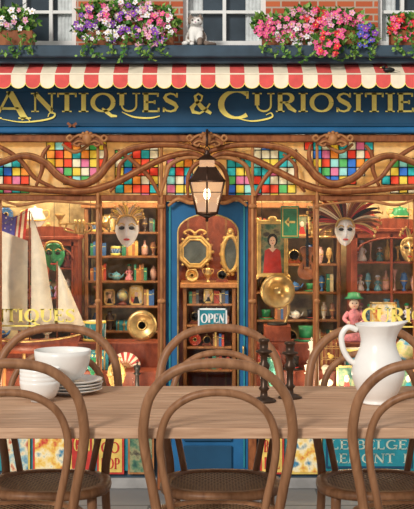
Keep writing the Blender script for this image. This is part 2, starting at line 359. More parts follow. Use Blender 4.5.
crv([(-90,150),(-50,172),(-15,168),(22,156),(44,162),(60,177),(80,184),(97,178),(110,163),(128,150),(155,145),(185,146),(207.5,152)],.018)
crv([(-90,148),(-50,170),(-15,166),(22,154),(45,160),(61,175),(80,182),(96,176),(109,161),(127,148),(155,143.5),(185,144.5)],.005,M['frame2'],y=6.222)
crv([(-90,186),(-40,192),(0,187),(45,190),(85,191),(112,184),(140,170),(165,158),(190,153),(207.5,160)],.017)
crv([(-90,185),(-40,191),(0,186),(45,189),(85,190),(112,183),(140,169),(165,157),(190,152)],.005,M['frame2'],y=6.222)
crv([(-20,143),(0,147),(20,160),(35,178),(55,188)],.011)
crv([(36,186),(42,170),(43,155),(50,145)],.011)
crv([(104,144),(106,156),(101,170),(88,180)],.011)
crv([(110,192),(118,180),(120,165),(132,154)],.010)
crv([(118,150),(135,163),(150,178),(160,196)],.011)
crv([(160,196),(166,176),(170,165),(185,158),(207.5,158)],.011,M['frame2'])
crv([(188,196),(188,178),(195,165),(207.5,160)],.010)
crv([(62,144),(75,152),(90,144)],.009,M['frame2'])
crv([(168,206),(178,199),(192,203),(207.5,197)],.010,M['frame2'])
crv([(2,200),(20,205),(50,201),(97,205)],.007,M['frame2'])
mb.make('trim_transom_frame')
mb=MB(); yy=6.30
def inside(x,y,P):
    c=False;j=len(P)-1
    for i in range(len(P)):
        if (P[i][1]>y)!=(P[j][1]>y) and x<(P[j][0]-P[i][0])*(y-P[i][1])/(P[j][1]-P[i][1])+P[i][0]: c=not c
        j=i
    return c
R=[[(-60,150),(-25,164),(10,154),(22,162),(34,182),(22,192),(-60,192)],[(42,140),(108,140),(104,168),(84,185),(64,182),(44,166)],[(116,156),(132,148),(162,144),(162,199),(116,196)],[(164,162),(176,156),(190,158),(190,199),(164,199)]]
R+=[[(415-a,b) for a,b in P] for P in R]
step=8.6
xx=-160.
while xx<575:
    py=141.5
    while py<196:
        pb=min(py+step,195.5)
        if any(inside(xx+step/2,py+step/2,P) for P in R):
            wt=random.choice([0,0,1,1,2,2,3,4,4,5,6,7,8]); mb.box(X(xx+.3),X(xx+step-.3),yy,yy+.004,Z(pb-.3),Z(py+.3),sg[wt])
            for q in (0,step):
                mb.box(X(xx+q-.4),X(xx+q+.4),yy-.003,yy+.005,Z(pb),Z(py),M['dark'])
            for q in(py,pb): mb.box(X(xx),X(xx+step),yy-.003,yy+.005,Z(q+.4),Z(q-.4),M['dark'])
        else: mb.box(X(xx),X(xx+step),yy,yy+.004,Z(pb),Z(py),M['amber'])
        py+=step
    xx+=step
mb.make('stained_glass_transom')
# ---------------- stall riser and windows
for i,(a,b) in enumerate(((None,157.5),(256.5,None))):
    mb=MB(); x0=XL if a is None else X(a); x1=XR if b is None else X(b)
    mb.box(x0,x1,6.29,6.36,.001,.37,M['blue3']); mb.bbox(x0,x1,6.22,6.36,.37,.40,M['frame'])
    mb.bbox(x0,x1,6.265,6.289,.001,.05,M['stone'])
    k=x0
    while k<x1-.2:
        mb.bbox(k+.02,k+.26,6.275,6.289,.08,.34,M['teal']); k+=.28
    mb.make('wall_stall_riser_'+('left' if i==0 else 'right'))
    mb=MB(); mb.box(x0+.01,x1-.01,6.345,6.349,.401,Z(202),M['clear'])
    if i==0: text(mb,'ANTIQUES',-22,76,309,322,6.343,G,.003)
    else: text(mb,'CURIOS',362,440,308,323,6.343,G,.003)
    for q in ((-10,326,76,327.5),(362,327,440,328.5)):
        if (i==0)==(q[0]<200): mb.box(X(q[0]),X(q[2]),6.340,6.343,Z(q[3]),Z(q[1]),G)
    mb.make('window_%d'%(i+1))
# ---------------- door
mb=MB(); B=M['blue2']; dy0,dy1=6.27,6.33
mb.box(X(166.3),X(178),dy0,dy1,.002,Z(201.5),B); mb.box(X(238),X(247.7),dy0,dy1,.002,Z(201.5),B)
arcp=[(X(238)-(X(238)-X(178))*.5*(1-math.cos(a)),Z(232)+(Z(214)-Z(232))*math.sin(a)) for a in [pi*k/14 for k in range(15)]]
mb.prism([(X(178),Z(201.5)),(X(238),Z(201.5))]+arcp,dy0,dy1,B)
mb.box(X(178),X(238),dy0,dy1,.002,.42,B)
for (z0,z1) in ((.06,.2),(.22,.38)): mb.bbox(X(184),X(232),6.255,6.269,z0,z1,M['blue'])
op=[(X(178),6.262,.42)]+[(p[0],6.262,p[1]) for p in arcp[::-1]]+[(X(238),6.262,.42)]
mb.tube(op,.004,M['gold'],6)
for px in (170,244): mb.box(X(px-.8),X(px+.8),6.262,6.27,.1,Z(206),M['teal'])
mb.box(X(178),X(238),6.30,6.303,.42,Z(212),M['clear'])
mb.ball((X(243),6.24,Z(330)),.014,M['brass'],8); mb.tube([(X(243),6.24,Z(330)),(X(243),6.27,Z(330))],.005,M['brass'])
mb.tube(cat([(X(243),6.268,Z(350)),(X(243),6.245,Z(345)),(X(243),6.245,Z(360)),(X(243),6.268,Z(356))],4),.004,M['brass'])
mb.make('door_1')
mb=MB(); mb.box(X(198),X(227),6.28,6.29,Z(327),Z(308),M['teal']); 
for q in ((198,308,227,309.5),(198,325.5,227,327),(198,308,199.5,327),(225.5,308,227,327)): mb.box(X(q[0]),X(q[2]),6.277,6.28,Z(q[3]),Z(q[1]),M['white'])
text(mb,'OPEN',201,225,313.5,323,6.28,M['white'],.004)
mb.tube([(X(200),6.285,Z(308)),(X(212.5),6.285,Z(292)),(X(225),6.285,Z(308))],.0015,M['dark'],5)
mb.ball((X(212.5),6.285,Z(292)),.004,M['brass'],6)
mb.make('open_sign')
# ---------------- interior shell
mb=MB(); mb.box(XL,XR,7.4,7.45,0,1.75,M['wallg']); mb.make('wall_back')
mb=MB(); mb.box(XL-.05,XL,6.36,7.4,0,1.75,M['wallg']); mb.make('wall_left')
mb=MB(); mb.box(XR,XR+.05,6.36,7.4,0,1.75,M['wallg']); mb.make('wall_right')
mb=MB(); mb.box(XL,XR,6.36,7.4,1.70,1.75,M['ceil']); mb.make('ceiling')
mb=MB(); mb.box(XL,XR,6.362,7.4,.001,.02,M['frame']); mb.make('floor')
mb=MB(); mb.box(X(169,7.39),X(245,7.39),7.386,7.3995,.021,Z(209,7.39),M['redwood'])
for k in range(5): 
    xq=X(169,7.39)+(X(245,7.39)-X(169,7.39))*k/4; mb.box(xq-.006,xq+.006,7.382,7.386,.021,Z(209,7.39),M['shelf'])
mb.box(X(168,7.38),X(246,7.38),7.378,7.3995,Z(209,7.39),Z(206,7.39),M['frame2']); mb.make('trim_panelling')
TIER=[(6.48,.40),(6.63,.50),(6.79,.62)]
for i,(x0,x1) in enumerate(((XL,X(160)),(X(254),XR))):
    mb=MB(); mb.bbox(x0+.01,x1-.02,6.37,6.555,.37,.40,M['frame']); mb.bbox(x0+.01,x1-.02,6.556,6.705,.37,.50,M['redwood']); mb.bbox(x0+.01,x1-.02,6.706,6.875,.37,.62,M['redwood'])
    for xa in (x0+.06,x1-.08):
        for yb_ in (6.42,6.82): mb.box(xa-.02,xa+.02,yb_-.02,yb_+.02,.021,.37,M['frame'])
    mb.make('stepped_display_platform')
# ================================================================ goods helpers
def vprof(kind,h,r):
    K={0:[(.45,0),(.5,.03),(.35,.08),(.8,.35),(1,.58),(.85,.75),(.4,.87),(.45,.96),(.6,1)],
       1:[(.6,0),(.6,.04),(.3,.1),(.25,.2),(.9,.45),(1,.6),(.7,.8),(.75,.9),(.5,.93),(.12,.96),(.1,1),(0,1.01)],
       2:[(.7,0),(.95,.1),(1,.4),(.95,.6),(.4,.72),(.3,.95),(.4,1)],
       3:[(.8,0),(.8,.03),(.25,.12),(.2,.5),(.35,.55),(.22,.62),(.6,.85),(1,.97),(.9,1)],
       4:[(.5,0),(1,.3),(1,.6),(.6,.8),(.65,.85),(.2,.9),(.18,.97),(0,1)]}
    return [(a*r,b*h) for a,b in K[kind%5]]
def vase(px,pyb,y,h,r,k,mt,name='antique_vase',z=None,handles=False,x=None):
    mb=MB(); x=X(px,y) if x is None else x; z=Z(pyb,y) if z is None else z
    mb.lathe(vprof(k,h,r),(x,y,z),mt,18)
    if k%5 in(0,1,2): mb.lathe([(r*1.0,h*.50),(r*1.03,h*.53),(r*1.0,h*.56)],(x,y,z),M['gold'],18)
    if handles:
        for s_ in(-1,1): mb.tube(cat([(x+s_*r*.5,y,z+h*.82),(x+s_*r*1.2,y,z+h*.85),(x+s_*r*1.25,y,z+h*.65),(x+s_*r*.9,y,z+h*.55)],5),r*.09,M['gold'],6)
    return mb.make(name)
def picture(px0,py0,px1,py1,y,pm,name='framed_painting',fm=None,w=.018,oval=False,portrait=False):
    mb=MB(); x0,x1=X(px0,y),X(px1,y); z1,z0=Z(py0,y),Z(py1,y); fm=fm or M['gold']; cx,cz=(x0+x1)/2,(z0+z1)/2
    if oval:
        a,b=(x1-x0)/2,(z1-z0)/2; n=28
        mb.prism([(cx+a*.85*math.cos(2*pi*k/n),cz+b*.85*math.sin(2*pi*k/n)) for k in range(n)],y-.002,y+.01,pm)
        ring=[(cx+a*.85*math.cos(2*pi*k/n),y-.004,cz+b*.85*math.sin(2*pi*k/n)) for k in range(n)]
        mb.tube(ring,w*.5,fm,8,True)
        for k in range(14):
            t=2*pi*k/14; mb.ball((cx+a*.98*math.cos(t),y-.002,cz+b*.98*math.sin(t)),w*.45,fm,6)
        mb.ball((cx,y-.004,cz+b*1.08),w*.7,fm,6)
    else:
        mb.box(x0+w*.5,x1-w*.5,y,y+.01,z0+w*.5,z1-w*.5,pm)
        mb.bbox(x0,x1,y-.012,y+.01,z0,z0+w,fm,.003);mb.bbox(x0,x1,y-.012,y+.01,z1-w,z1,fm,.003);mb.bbox(x0,x0+w,y-.012,y+.01,z0+w,z1-w,fm,.003);mb.bbox(x1-w,x1,y-.012,y+.01,z0+w,z1-w,fm,.003)
        for a in(x0,x1):
            for b in(z0,z1): mb.ball((a,y-.008,b),(w*.6,.008,w*.6),fm,6)
        mb.ball((cx,y-.008,z1+w*.3),(w*1.1,.008,w*.7),fm,6)
    if portrait:
        r=(x1-x0)*.125; zc=cz+(z1-z0)*.13
        mb.ball((cx,y+.001,zc+r*.3),(r*1.4,.004,r*1.7),M['dark'],12)
        mb.prism([(cx-r*2.4,z0+w),(cx+r*2.4,z0+w),(cx+r*2.0,zc-r*2.5),(cx+r*.6,zc-r*1.7),(cx-r*.6,zc-r*1.7),(cx-r*2.0,zc-r*2.5)],y-.002,y,M['redp'])
        mb.prism([(cx-r*.4,zc-r*1.9),(cx+r*.4,zc-r*1.9),(cx+r*.35,zc-r*.9),(cx-r*.35,zc-r*.9)],y-.004,y,M['skin'])
        mb.prism([(cx-r*1.1,zc-r*1.75),(cx+r*1.1,zc-r*1.75),(cx,zc-r*2.9)],y-.0035,y-.002,M['skin'])
        mb.ball((cx,y-.002,zc),(r*.85,.004,r*1.2),M['skin'],12)
        for s_ in(-1,1): mb.ball((cx+s_*r*.33,y-.0055,zc+r*.15),(r*.13,.001,r*.08),M['dark'],6)
        mb.ball((cx,y-.0055,zc-r*.55),(r*.22,.001,r*.09),M['redp'],6)
    if y<7.2:
        for q in(-.35,.35): mb.tube([(cx+(x1-x0)*q,y+.005,z1),(cx+(x1-x0)*q*.9,y+.005,1.699)],.0012,M['dark'],4)
    return mb.make(name)
def plate(x,y,z,r,mt,name='brass_plate'):
    mb=MB(); c=(x,y,z+r)
    mb.lathe([(0,0),(r*.6,.002),(r*.7,.008),(r,.014),(r,.010),(r*.7,.002),(r*.6,-.003),(0,-.003)],c,mt,28,face=True)
    mb.lathe([(r*.25,.004),(r*.3,.007),(r*.35,.004)],c,M['gold'],20,face=True)
    for k in range(12):
        t=pi*k/6; mb.ball((c[0]+r*.84*math.cos(t),c[1]-.0115,c[2]+r*.84*math.sin(t)),r*.05,M['gold'],5)
    return mb.make(name)
def clock(x,y,zb,r):
    mb=MB(); z=zb+r*1.45
    mb.lathe([(0,0),(r*.9,0),(r,.02),(r*1.05,.03),(r*.9,.034)],(x,y+.03,z),M['brass'],24,face=True)
    mb.lathe([(0,.035),(r*.86,.035)],(x,y+.03,z),M['cream'],24,face=True)
    for k in range(12):
        t=2*pi*k/12; mb.box(x+r*.72*math.cos(t)-.002,x+r*.72*math.cos(t)+.002,y-.008,y-.005,z+r*.72*math.sin(t)-.002,z+r*.72*math.sin(t)+.002,M['dark'])
    mb.ribbon([(x,z),(x+r*.4,z+r*.35)],.004,y-.008,y-.0055,M['dark']); mb.ribbon([(x,z),(x-r*.1,z+r*.65)],.003,y-.008,y-.0055,M['dark'])
    mb.prism([(x-r*1.3,z-r*1.45),(x+r*1.3,z-r*1.45),(x+r*.95,z-r*.9),(x+r*.7,z-r*.6),(x-r*.7,z-r*.6),(x-r*.95,z-r*.9)],y,y+.04,M['redwood'])
    mb.lathe([(r*.1,r*1.0),(r*.25,r*1.1),(r*.1,r*1.25),(0,r*1.4)],(x,y+.02,z),M['brass'],10)
    return mb.make('mantel_clock')
def drum(x,y,z,r,h):
    mb=MB(); mb.lathe([(r,0),(r,h)],(x,y,z),random.choice([M['redp'],M['teal'],vcol[1]]),22)
    for zz_ in(0,h-.012): mb.lathe([(r,zz_),(r*1.07,zz_+.001),(r*1.07,zz_+.011),(r,zz_+.012)],(x,y,z),M['goldp'],22)
    mb.lathe([(r*.98,h),(0,h+.001)],(x,y,z),M['cream'],22)
    n=20; mb.tube([(x+r*1.03*math.cos(2*pi*k/n),y+r*1.03*math.sin(2*pi*k/n),z+(.012 if k%2 else h-.012)) for k in range(n)],.0018,M['white'],4,True)
    mb.make('toy_drum')
def birdcage(x,y,z,r,h,hang=False):
    mb=MB(); mb.lathe([(r*1.05,0),(r*1.05,.012),(0,.013)],(x,y,z),M['brass'],18)
    for k in range(12):
        a=2*pi*k/12; P=[(x+r*c_*math.cos(a),y+r*c_*math.sin(a),z+zz_*h) for c_,zz_ in((1,.05),(1,.6),(.85,.78),(.5,.92),(.05,1))]; mb.tube(cat(P,3),.0016,M['brass'],4)
    for q in(.3,.6): mb.tube([(x+r*math.cos(2*pi*k/20),y+r*math.sin(2*pi*k/20),z+q*h) for k in range(20)],.0018,M['brass'],4,True)
    mb.ball((x,y,z+h*1.03),.007,M['gold'],6); mb.ball((x,y,z+h*.35),(.014,.01,.011),M['yel'],8); mb.ball((x-.011,y,z+h*.42),.007,M['yel'],6); mb.tube([(x-r,y,z+h*.27),(x+r,y,z+h*.27)],.002,M['frame'],4)
    if hang: mb.tube([(x,y,z+h),(x,y,1.695)],.0015,M['dark'],4)
    mb.make('brass_birdcage')
def chest(x,y,z,w,h):
    mb=MB(); d=.07; W=random.choice([M['redwood'],M['frame'],M['teal']]); mb.box(x-w/2,x+w/2,y-d/2,y+d/2,z,z+h*.6,W)
    n=8; vs=[(x+s_*w/2,y-d/2*math.cos(pi*k/n),z+h*.6+h*.4*math.sin(pi*k/n)) for s_ in(-1,1) for k in range(n+1)]
    mb.add(vs,[(k,k+1,n+2+k,n+1+k) for k in range(n)]+[tuple(range(n+1)),tuple(range(n+1,2*n+2))],W)
    for q in(-.36,0,.36):
        mb.box(x+q*w-.004,x+q*w+.004,y-d/2-.002,y+d/2,z,z+h*.6,M['brass']); mb.tube([(x+q*w,y-(d/2+.001)*math.cos(pi*k/n),z+h*.6+(h*.4+.001)*math.sin(pi*k/n)) for k in range(n+1)],.004,M['brass'],5)
    mb.box(x-.008,x+.008,y-d/2-.006,y-d/2,z+h*.5,z+h*.68,M['gold']); mb.make('treasure_chest')
def teapot(x,y,z,r,mt):
    mb=MB(); mb.lathe([(r*.5,0),(r*.9,r*.4),(r,r*.9),(r*.7,r*1.4),(r*.4,r*1.55),(r*.35,r*1.6),(r*.08,r*1.7),(r*.12,r*1.85),(0,r*1.95)],(x,y,z),mt,18)
    mb.tube(cat([(x+r*.85,y,z+r*.6),(x+r*1.3,y,z+r*.9),(x+r*1.6,y,z+r*1.5)],4),[r*.22]*3+[r*.15]*3+[r*.1]*3,mt,8); mb.tube(cat([(x-r*.75,y,z+r*1.3),(x-r*1.4,y,z+r*1.4),(x-r*1.5,y,z+r*.8),(x-r*.9,y,z+r*.5)],4),r*.1,mt,6)
    mb.lathe([(r*1.0,r*.85),(r*1.02,r*.9),(r*1.0,r*.95)],(x,y,z),M['gold'],18); mb.make('teapot')
def bust(x,y,z,h):
    mb=MB(); s=h/.2; mb.lathe([(.035*s,0),(.035*s,.01*s),(.015*s,.02*s),(.014*s,.04*s),(.028*s,.05*s)],(x,y,z),M['marble'],16)
    mb.ball((x,y,z+.075*s),(.048*s,.028*s,.03*s),M['marble'],10); mb.tube([(x,y,z+.09*s),(x,y,z+.13*s)],.014*s,M['marble'],8); mb.ball((x,y,z+.152*s),(.023*s,.026*s,.032*s),M['marble'],12)
    mb.ball((x,y-.026*s,z+.15*s),(.004*s,.006*s,.009*s),M['marble'],6); mb.ball((x,y+.006*s,z+.168*s),(.027*s,.027*s,.024*s),M['marble'],8)
    for s_ in(-1,1): mb.ball((x+s_*.009*s,y-.023*s,z+.156*s),.0035*s,M['stone'],5)
    mb.make('marble_bust')
def globe(x,y,z,r):
    mb=MB(); mb.lathe([(r*.8,0),(r*.8,.008),(r*.2,.02),(r*.15,r*.7)],(x,y,z),M['redwood'],18); c=z+r*1.75; mb.ball((x,y,c),r,MAPM,14); mb.tube([(x+r*1.12*math.cos(a),y,c+r*1.12*math.sin(a)) for a in [-pi/2+pi*k/16 for k in range(17)]],.003,M['brass'],6); mb.make('desk_globe')
def doll(x,y,zc,s=1,dress=None):
    mb=MB(); q=lambda L:[(a*s,b*s) for a,b in L]; dr=dress or M['silk']
    mb.lathe(q([(.055,0),(.058,.01),(.045,.05),(.022,.09),(.025,.1),(.03,.125),(.012,.14),(.01,.148)]),(x,y,zc),dr,20)
    mb.ball((x,y,zc+.168*s),(.024*s,.023*s,.028*s),M['skin'],10); mb.ball((x,y+.008*s,zc+.178*s),(.03*s,.026*s,.028*s),random.choice([M['yel'],M['redwood']]),10)
    for s_ in(-1,1):
        mb.tube(cat([(x+s_*.025*s,y,zc+.128*s),(x+s_*.045*s,y-.01*s,zc+.1*s),(x+s_*.03*s,y-.03*s,zc+.085*s)],4),[.010*s]*5+[.008*s]*4,dr,8); mb.ball((x+s_*.028*s,y-.034*s,zc+.084*s),.008*s,M['skin'],6); mb.ball((x+s_*.009*s,y-.022*s,zc+.17*s),.003*s,M['dark'],5)
    mb.ball((x,y-.023*s,zc+.157*s),(.004*s,.002*s,.002*s),M['redp'],5); mb.lathe(q([(.045,0),(.03,.01),(.027,.025),(0,.03)]),(x,y+.004*s,zc+.19*s),random.choice([M['petw'],M['silk'],M['green']]),16)
    mb.make('porcelain_doll')
def candelabra(x,y,z,h):
    mb=MB(); mb.lathe([(.03,0),(.03,.006),(.008,.02),(.006,h*.5),(.011,h*.55),(.006,h*.6),(.005,h*.75)],(x,y,z),M['brass'],14)
    for s_ in(-1,0,1):
        if s_: mb.tube(cat([(x,y,z+h*.45),(x+s_*.02,y,z+h*.42),(x+s_*.038,y,z+h*.5),(x+s_*.038,y,z+h*.65)],5),.004,M['brass'],6)
        zt_=z+h*(.75 if s_==0 else .65); mb.lathe([(.005,0),(.012,.006),(.011,.01)],(x+s_*.038,y,zt_),M['brass'],10); mb.lathe([(.006,0),(.006,h*.2),(.001,h*.22)],(x+s_*.038,y,zt_+.008),M['cream'],8)
    mb.make('candelabra')
def fan(x,y,z,r):
    mb=MB(); n=15; cols=random.choice([(M['redp'],M['goldp']),(M['teal'],M['cream']),(M['redp'],M['cream'])])
    mb.ball((x,y,z+.006),.006,M['gold'],6)
    for k in range(n):
        a0=pi*(k+.0)/n;a1=pi*(k+1)/n; mb.prism([(x+r*.35*math.cos(a0),z+.006+r*.35*math.sin(a0)),(x+r*math.cos(a0),z+.006+r*math.sin(a0)),(x+r*math.cos(a1),z+.006+r*math.sin(a1)),(x+r*.35*math.cos(a1),z+.006+r*.35*math.sin(a1))],y-.002*(k%2),y+.002,cols[k%2])
        am=(a0+a1)/2; mb.ribbon([(x,z+.006),(x+r*.5*math.cos(am),z+.006+r*.5*math.sin(am))],.003,y-.004,y-.002,M['frame2'])
    mb.make('folding_fan')
def hat(x,y,z,r):
    mb=MB(); mt=random.choice([M['dark'],M['redwood'],M['green']]); mb.lathe([(r,0),(r*1.02,.004),(r*.62,.006),(r*.6,r*.2)],(x,y,z),mt,22); mb.lathe([(r*.61,.006),(r*.61,r*.25)],(x,y,z),M['redp'],22); mb.lathe([(r*.6,r*.2),(r*.58,r*.8),(r*.66,r*1.2),(0,r*1.21)],(x,y,z),mt,22); mb.make('top_hat')
def miniature(x,y,z,w,h):
    mb=MB(); pm=random.choice(paints); mb.box(x-w/2,x+w/2,y,y+.01,z,z+h,pm); t=.008
    for q in((-w/2,-w/2+t,0,h),(w/2-t,w/2,0,h),(-w/2,w/2,0,t),(-w/2,w/2,h-t,h)): mb.box(x+q[0],x+q[1],y-.006,y,z+q[2],z+q[3],M['gold'])
    mb.ball((x,y-.001,z+h*.55),(w*.14,.003,h*.13),M['skin'],8); mb.prism([(x-w*.25,z+t),(x+w*.25,z+t),(x+w*.1,z+h*.42),(x-w*.1,z+h*.42)],y-.003,y,random.choice([M['redp'],M['teal'],M['dark']]))
    mb.make('framed_miniature')
def peacock(x,y,z,h):
    mb=MB(); r=h*.1; mb.lathe(vprof(0,h*.4,r),(x,y,z),random.choice(vcol),16)
    for k in range(7):
        a=math.radians(66+8*k); L=h*.60; P=[(x+L*t*math.cos(a)*(.4+.6*t),z+h*.36+L*t*math.sin(a)) for t in [q/6 for q in range(7)]]
        mb.ribbon(P,[.003]*5+[.014,.008],y+.003*(k%2),y+.003*(k%2)+.0012,M['green']); e=P[-1]; mb.ball((e[0],y-.001,e[1]),(.009,.003,.012),M['teal'],8); mb.ball((e[0],y-.004,e[1]),(.004,.002,.006),M['goldp'],6)
    mb.make('vase_of_peacock_feathers')
def chesspiece(x,y,z,h):
    mb=MB(); mt=random.choice([M['dark'],M['cream'],M['redwood']]); mb.lathe([(h*.2,0),(h*.21,h*.05),(h*.12,h*.12),(h*.07,h*.3),(h*.06,h*.6),(h*.13,h*.66),(h*.07,h*.7),(h*.11,h*.85),(h*.12,h*.9),(0,h*.95)],(x,y,z),mt,16); mb.box(x-h*.015,x+h*.015,y-.003,y+.003,z+h*.93,z+h*1.06,mt); mb.box(x-h*.045,x+h*.045,y-.003,y+.003,z+h*.98,z+h*1.01,mt); mb.make('giant_chess_piece')
def curio(x0,y,z,hmax):
    k=random.choice([0,0,1,2,3,4,5,6,7,8,9,10,11,12,13,14,13,15,15] if hmax>.13 else [0,0,1,2,3,4,5,6,8,9,12,13,13,15]); h=hmax*random.uniform(.75,1.05)
    if k==0: r=h*.25; vase(0,0,y,h,r,random.randint(0,4),random.choice(vcol),z=z,x=x0+r*1.3,handles=random.random()<.5); return 2.6*r
    if k==1: r=h*.38; plate(x0+r,y,z+.001,r,random.choice([M['brass'],M['china'],vcol[1],vcol[2]]),'display_plate'); return 2*r
    if k==2: r=h*.32; clock(x0+r*1.3,y,z,r); return 2.6*r
    if k==3: r=min(.055,h*.3); drum(x0+r*1.1,y,z,r,h*.55); return 2.2*r
    if k==4: r=min(h*.28,.055); birdcage(x0+r*1.1,y,z,r,h*1.0); return 2.2*r
    if k==5: w=min(h*.8,.12); chest(x0+w/2,y,z,w,h*.5); return w
    if k==6: r=h*.26; teapot(x0+r*1.6,y,z,r,random.choice(vcol)); return r*3.2
    if k==7: bust(x0+h*.24,y,z,h*.85); return h*.5
    if k==8: r=min(h*.32,.055); globe(x0+r*1.15,y,z,r); return r*2.3
    if k==9: s=h/.225; doll(x0+.058*s,y,z,s,random.choice([M['silk'],M['teal'],M['cream'],M['redp'],vcol[1]])); return .118*s
    if k==10: candelabra(x0+.052,y,z,h); return .104
    if k==11: r=h*.45; fan(x0+r,y,z,r); return 2*r
    if k==12: r=min(h*.36,.06); hat(x0+r,y,z,r); return 2*r
    if k==14: peacock(x0+.05,y,z,h*1.2); return .10
    if k==15: chesspiece(x0+h*.2,y,z,h*.85); return h*.4
    w=h*.7; miniature(x0+w/2,y,z,w,h); return w
def mask(px,py,y,h,mt,name,feathers=None,n=13,spread=150,fl=.1,hang=True):
    mb=MB(); x=X(px,y); z=Z(py,y); w=h*.72
    vs=[];fs=[];NU,NV=14,16
    for i in range(NV+1):
        v=-1+2*i/NV
        half=w/2*math.sqrt(max(0,1-abs(v)**2.4))*(1 if v>0 else 1-.35*(-v))
        for j in range(NU+1):
            u=-1+2*j/NU; d=.032*(1-u*u)*(1-.5*v*v)
            if abs(u)<.22 and -.35<v<.25: d+=.014*(1-abs(u)/.22)*(1 if v<-.1 else .6)
            if .2<abs(u)<.7 and .1<v<.4: d-=.006
            vs.append((x+u*half,y-d,z+v*h/2))
    for i in range(NV):
        for j in range(NU):
            o=i*(NU+1)+j; fs.append((o,o+1,o+NU+2,o+NU+1))
    mb.add(vs,fs,mt,True)
    for s_ in(-1,1):
        mb.ball((x+s_*w*.21,y-.030,z+h*.1),(w*.13,.006,h*.055),M['dark'],8)
        mb.tube(cat([(x+s_*w*.08,y-.033,z+h*.18),(x+s_*w*.22,y-.032,z+h*.24),(x+s_*w*.36,y-.022,z+h*.17)],4),.003,M['gold'],5)
    mb.ball((x,y-.034,z-h*.25),(w*.14,.005,h*.035),M['redp'],8)
    mb.tube(cat([(x-w*.45,y-.006,z+h*.2),(x-w*.3,y-.02,z+h*.42),(x,y-.03,z+h*.48),(x+w*.3,y-.02,z+h*.42),(x+w*.45,y-.006,z+h*.2)],4),.006,M['gold'],6)
    if feathers:
        for k in range(n):
            a=math.radians(90-spread/2+spread*k/(n-1)); L=fl*(.8+.35*math.sin(pi*k/(n-1))+random.uniform(-.06,.06)); bx,bz=x+w*.3*math.cos(a),z+h*.3+h*.12*math.sin(a)
            cv=.25*(1 if a<pi/2 else -1)
            P=[];W_=[]
            for q in range(9):
                t=q/8; P.append((bx+L*t*math.cos(a-cv*t*t),bz+L*t*math.sin(a-cv*t*t))); W_.append(.004+.016*math.sin(pi*min(1,t*.92+.05)))
            mb.ribbon(P,W_,y+.002*(k%3),y+.002*(k%3)+.0012,feathers[k%len(feathers)])
            mb.ribbon(P[:-1],.0018,y-.001+.002*(k%3),y-.0002+.002*(k%3),M['dark'])
            mb.ball((P[-1][0],y-.001,P[-1][1]),(.006,.003,.008),M['gold'],6)
    if hang: mb.tube([(x,y+.006,z+h*.4),(x,y+.006,1.40)],.0012,M['dark'],4)
    return mb.make(name)
def bookrow(mb,x0,x1,y,z,hmax,depth=.05):
    x=x0
    while x<x1-.012:
        w=random.uniform(.009,.02); h=hmax*random.uniform(.7,1); mt=random.choice(books)
        if x+w>x1: break
        mb.box(x,x+w-.001,y-depth,y,z,z+h,mt)
        mb.box(x+.001,x+w-.002,y-depth-.0008,y-depth,z+h*.7,z+h*.74,M['goldp']); x+=w
def shelving(px0,px1,rows,y0=7.16,y1=7.385,name='display_shelving',top=208):
    mb=MB(); x0,x1=X(px0,y0),X(px1,y0)
    mb.bbox(x0,x0+.02,y0,y1,.021,Z(top,y0),M['shelf']);mb.bbox(x1-.02,x1,y0,y1,.021,Z(top,y0),M['shelf'])
    mb.bbox(x0-.015,x1+.015,y0-.015,y1,Z(top,y0),Z(top-5,y0),M['frame2'])
    for py in rows: mb.bbox(x0+.02,x1-.02,y0,y1,Z(py,y0)-.012,Z(py,y0),M['shelf'],.003)
    mb.make(name); return x0,x1
def fill(x0,x1,y,rows,gap,prob=.45):
    bk=MB(); 
    for py in rows:
        z=Z(py,7.16)+.0005; x=x0+.03
        while x<x1-.06:
            if random.random()<prob:
                w=random.uniform(.05,.10); w=min(w,x1-.03-x); bookrow(bk,x,x+w,y+.02,z,gap*.8); x+=w+.006
            else:
                if x>x1-.13: vase(0,0,y,gap*.7,.018,random.randint(0,4),random.choice(vcol),z=z,x=x+.022); x+=.045
                else: x+=curio(x,y,z,gap*.88)+.004
    if bk.v: bk.make('shelf_books')
a,b=shelving(84,162,[232,256,281,306,331,356]); fill(a,b,7.22,[232,256,281,306,331],.112,.4)
a,b=shelving(253,341,[236,264,292,320,348,376]); fill(a,b,7.22,[236,264,292,320,348],.125,.22)
a,b=shelving(183,236,[304,325,347,370],top=288); fill(a,b,7.22,[304,325,347,370],.095,.25)
zs_=Z(283,7.16)+.001
plate(X(192,7.22),7.22,zs_,.035,M['brass']); vase(208,0,7.22,.08,.022,1,M['brass'],'brass_urn',z=zs_,handles=True); clock(X(222,7.22),7.22,zs_,.026)
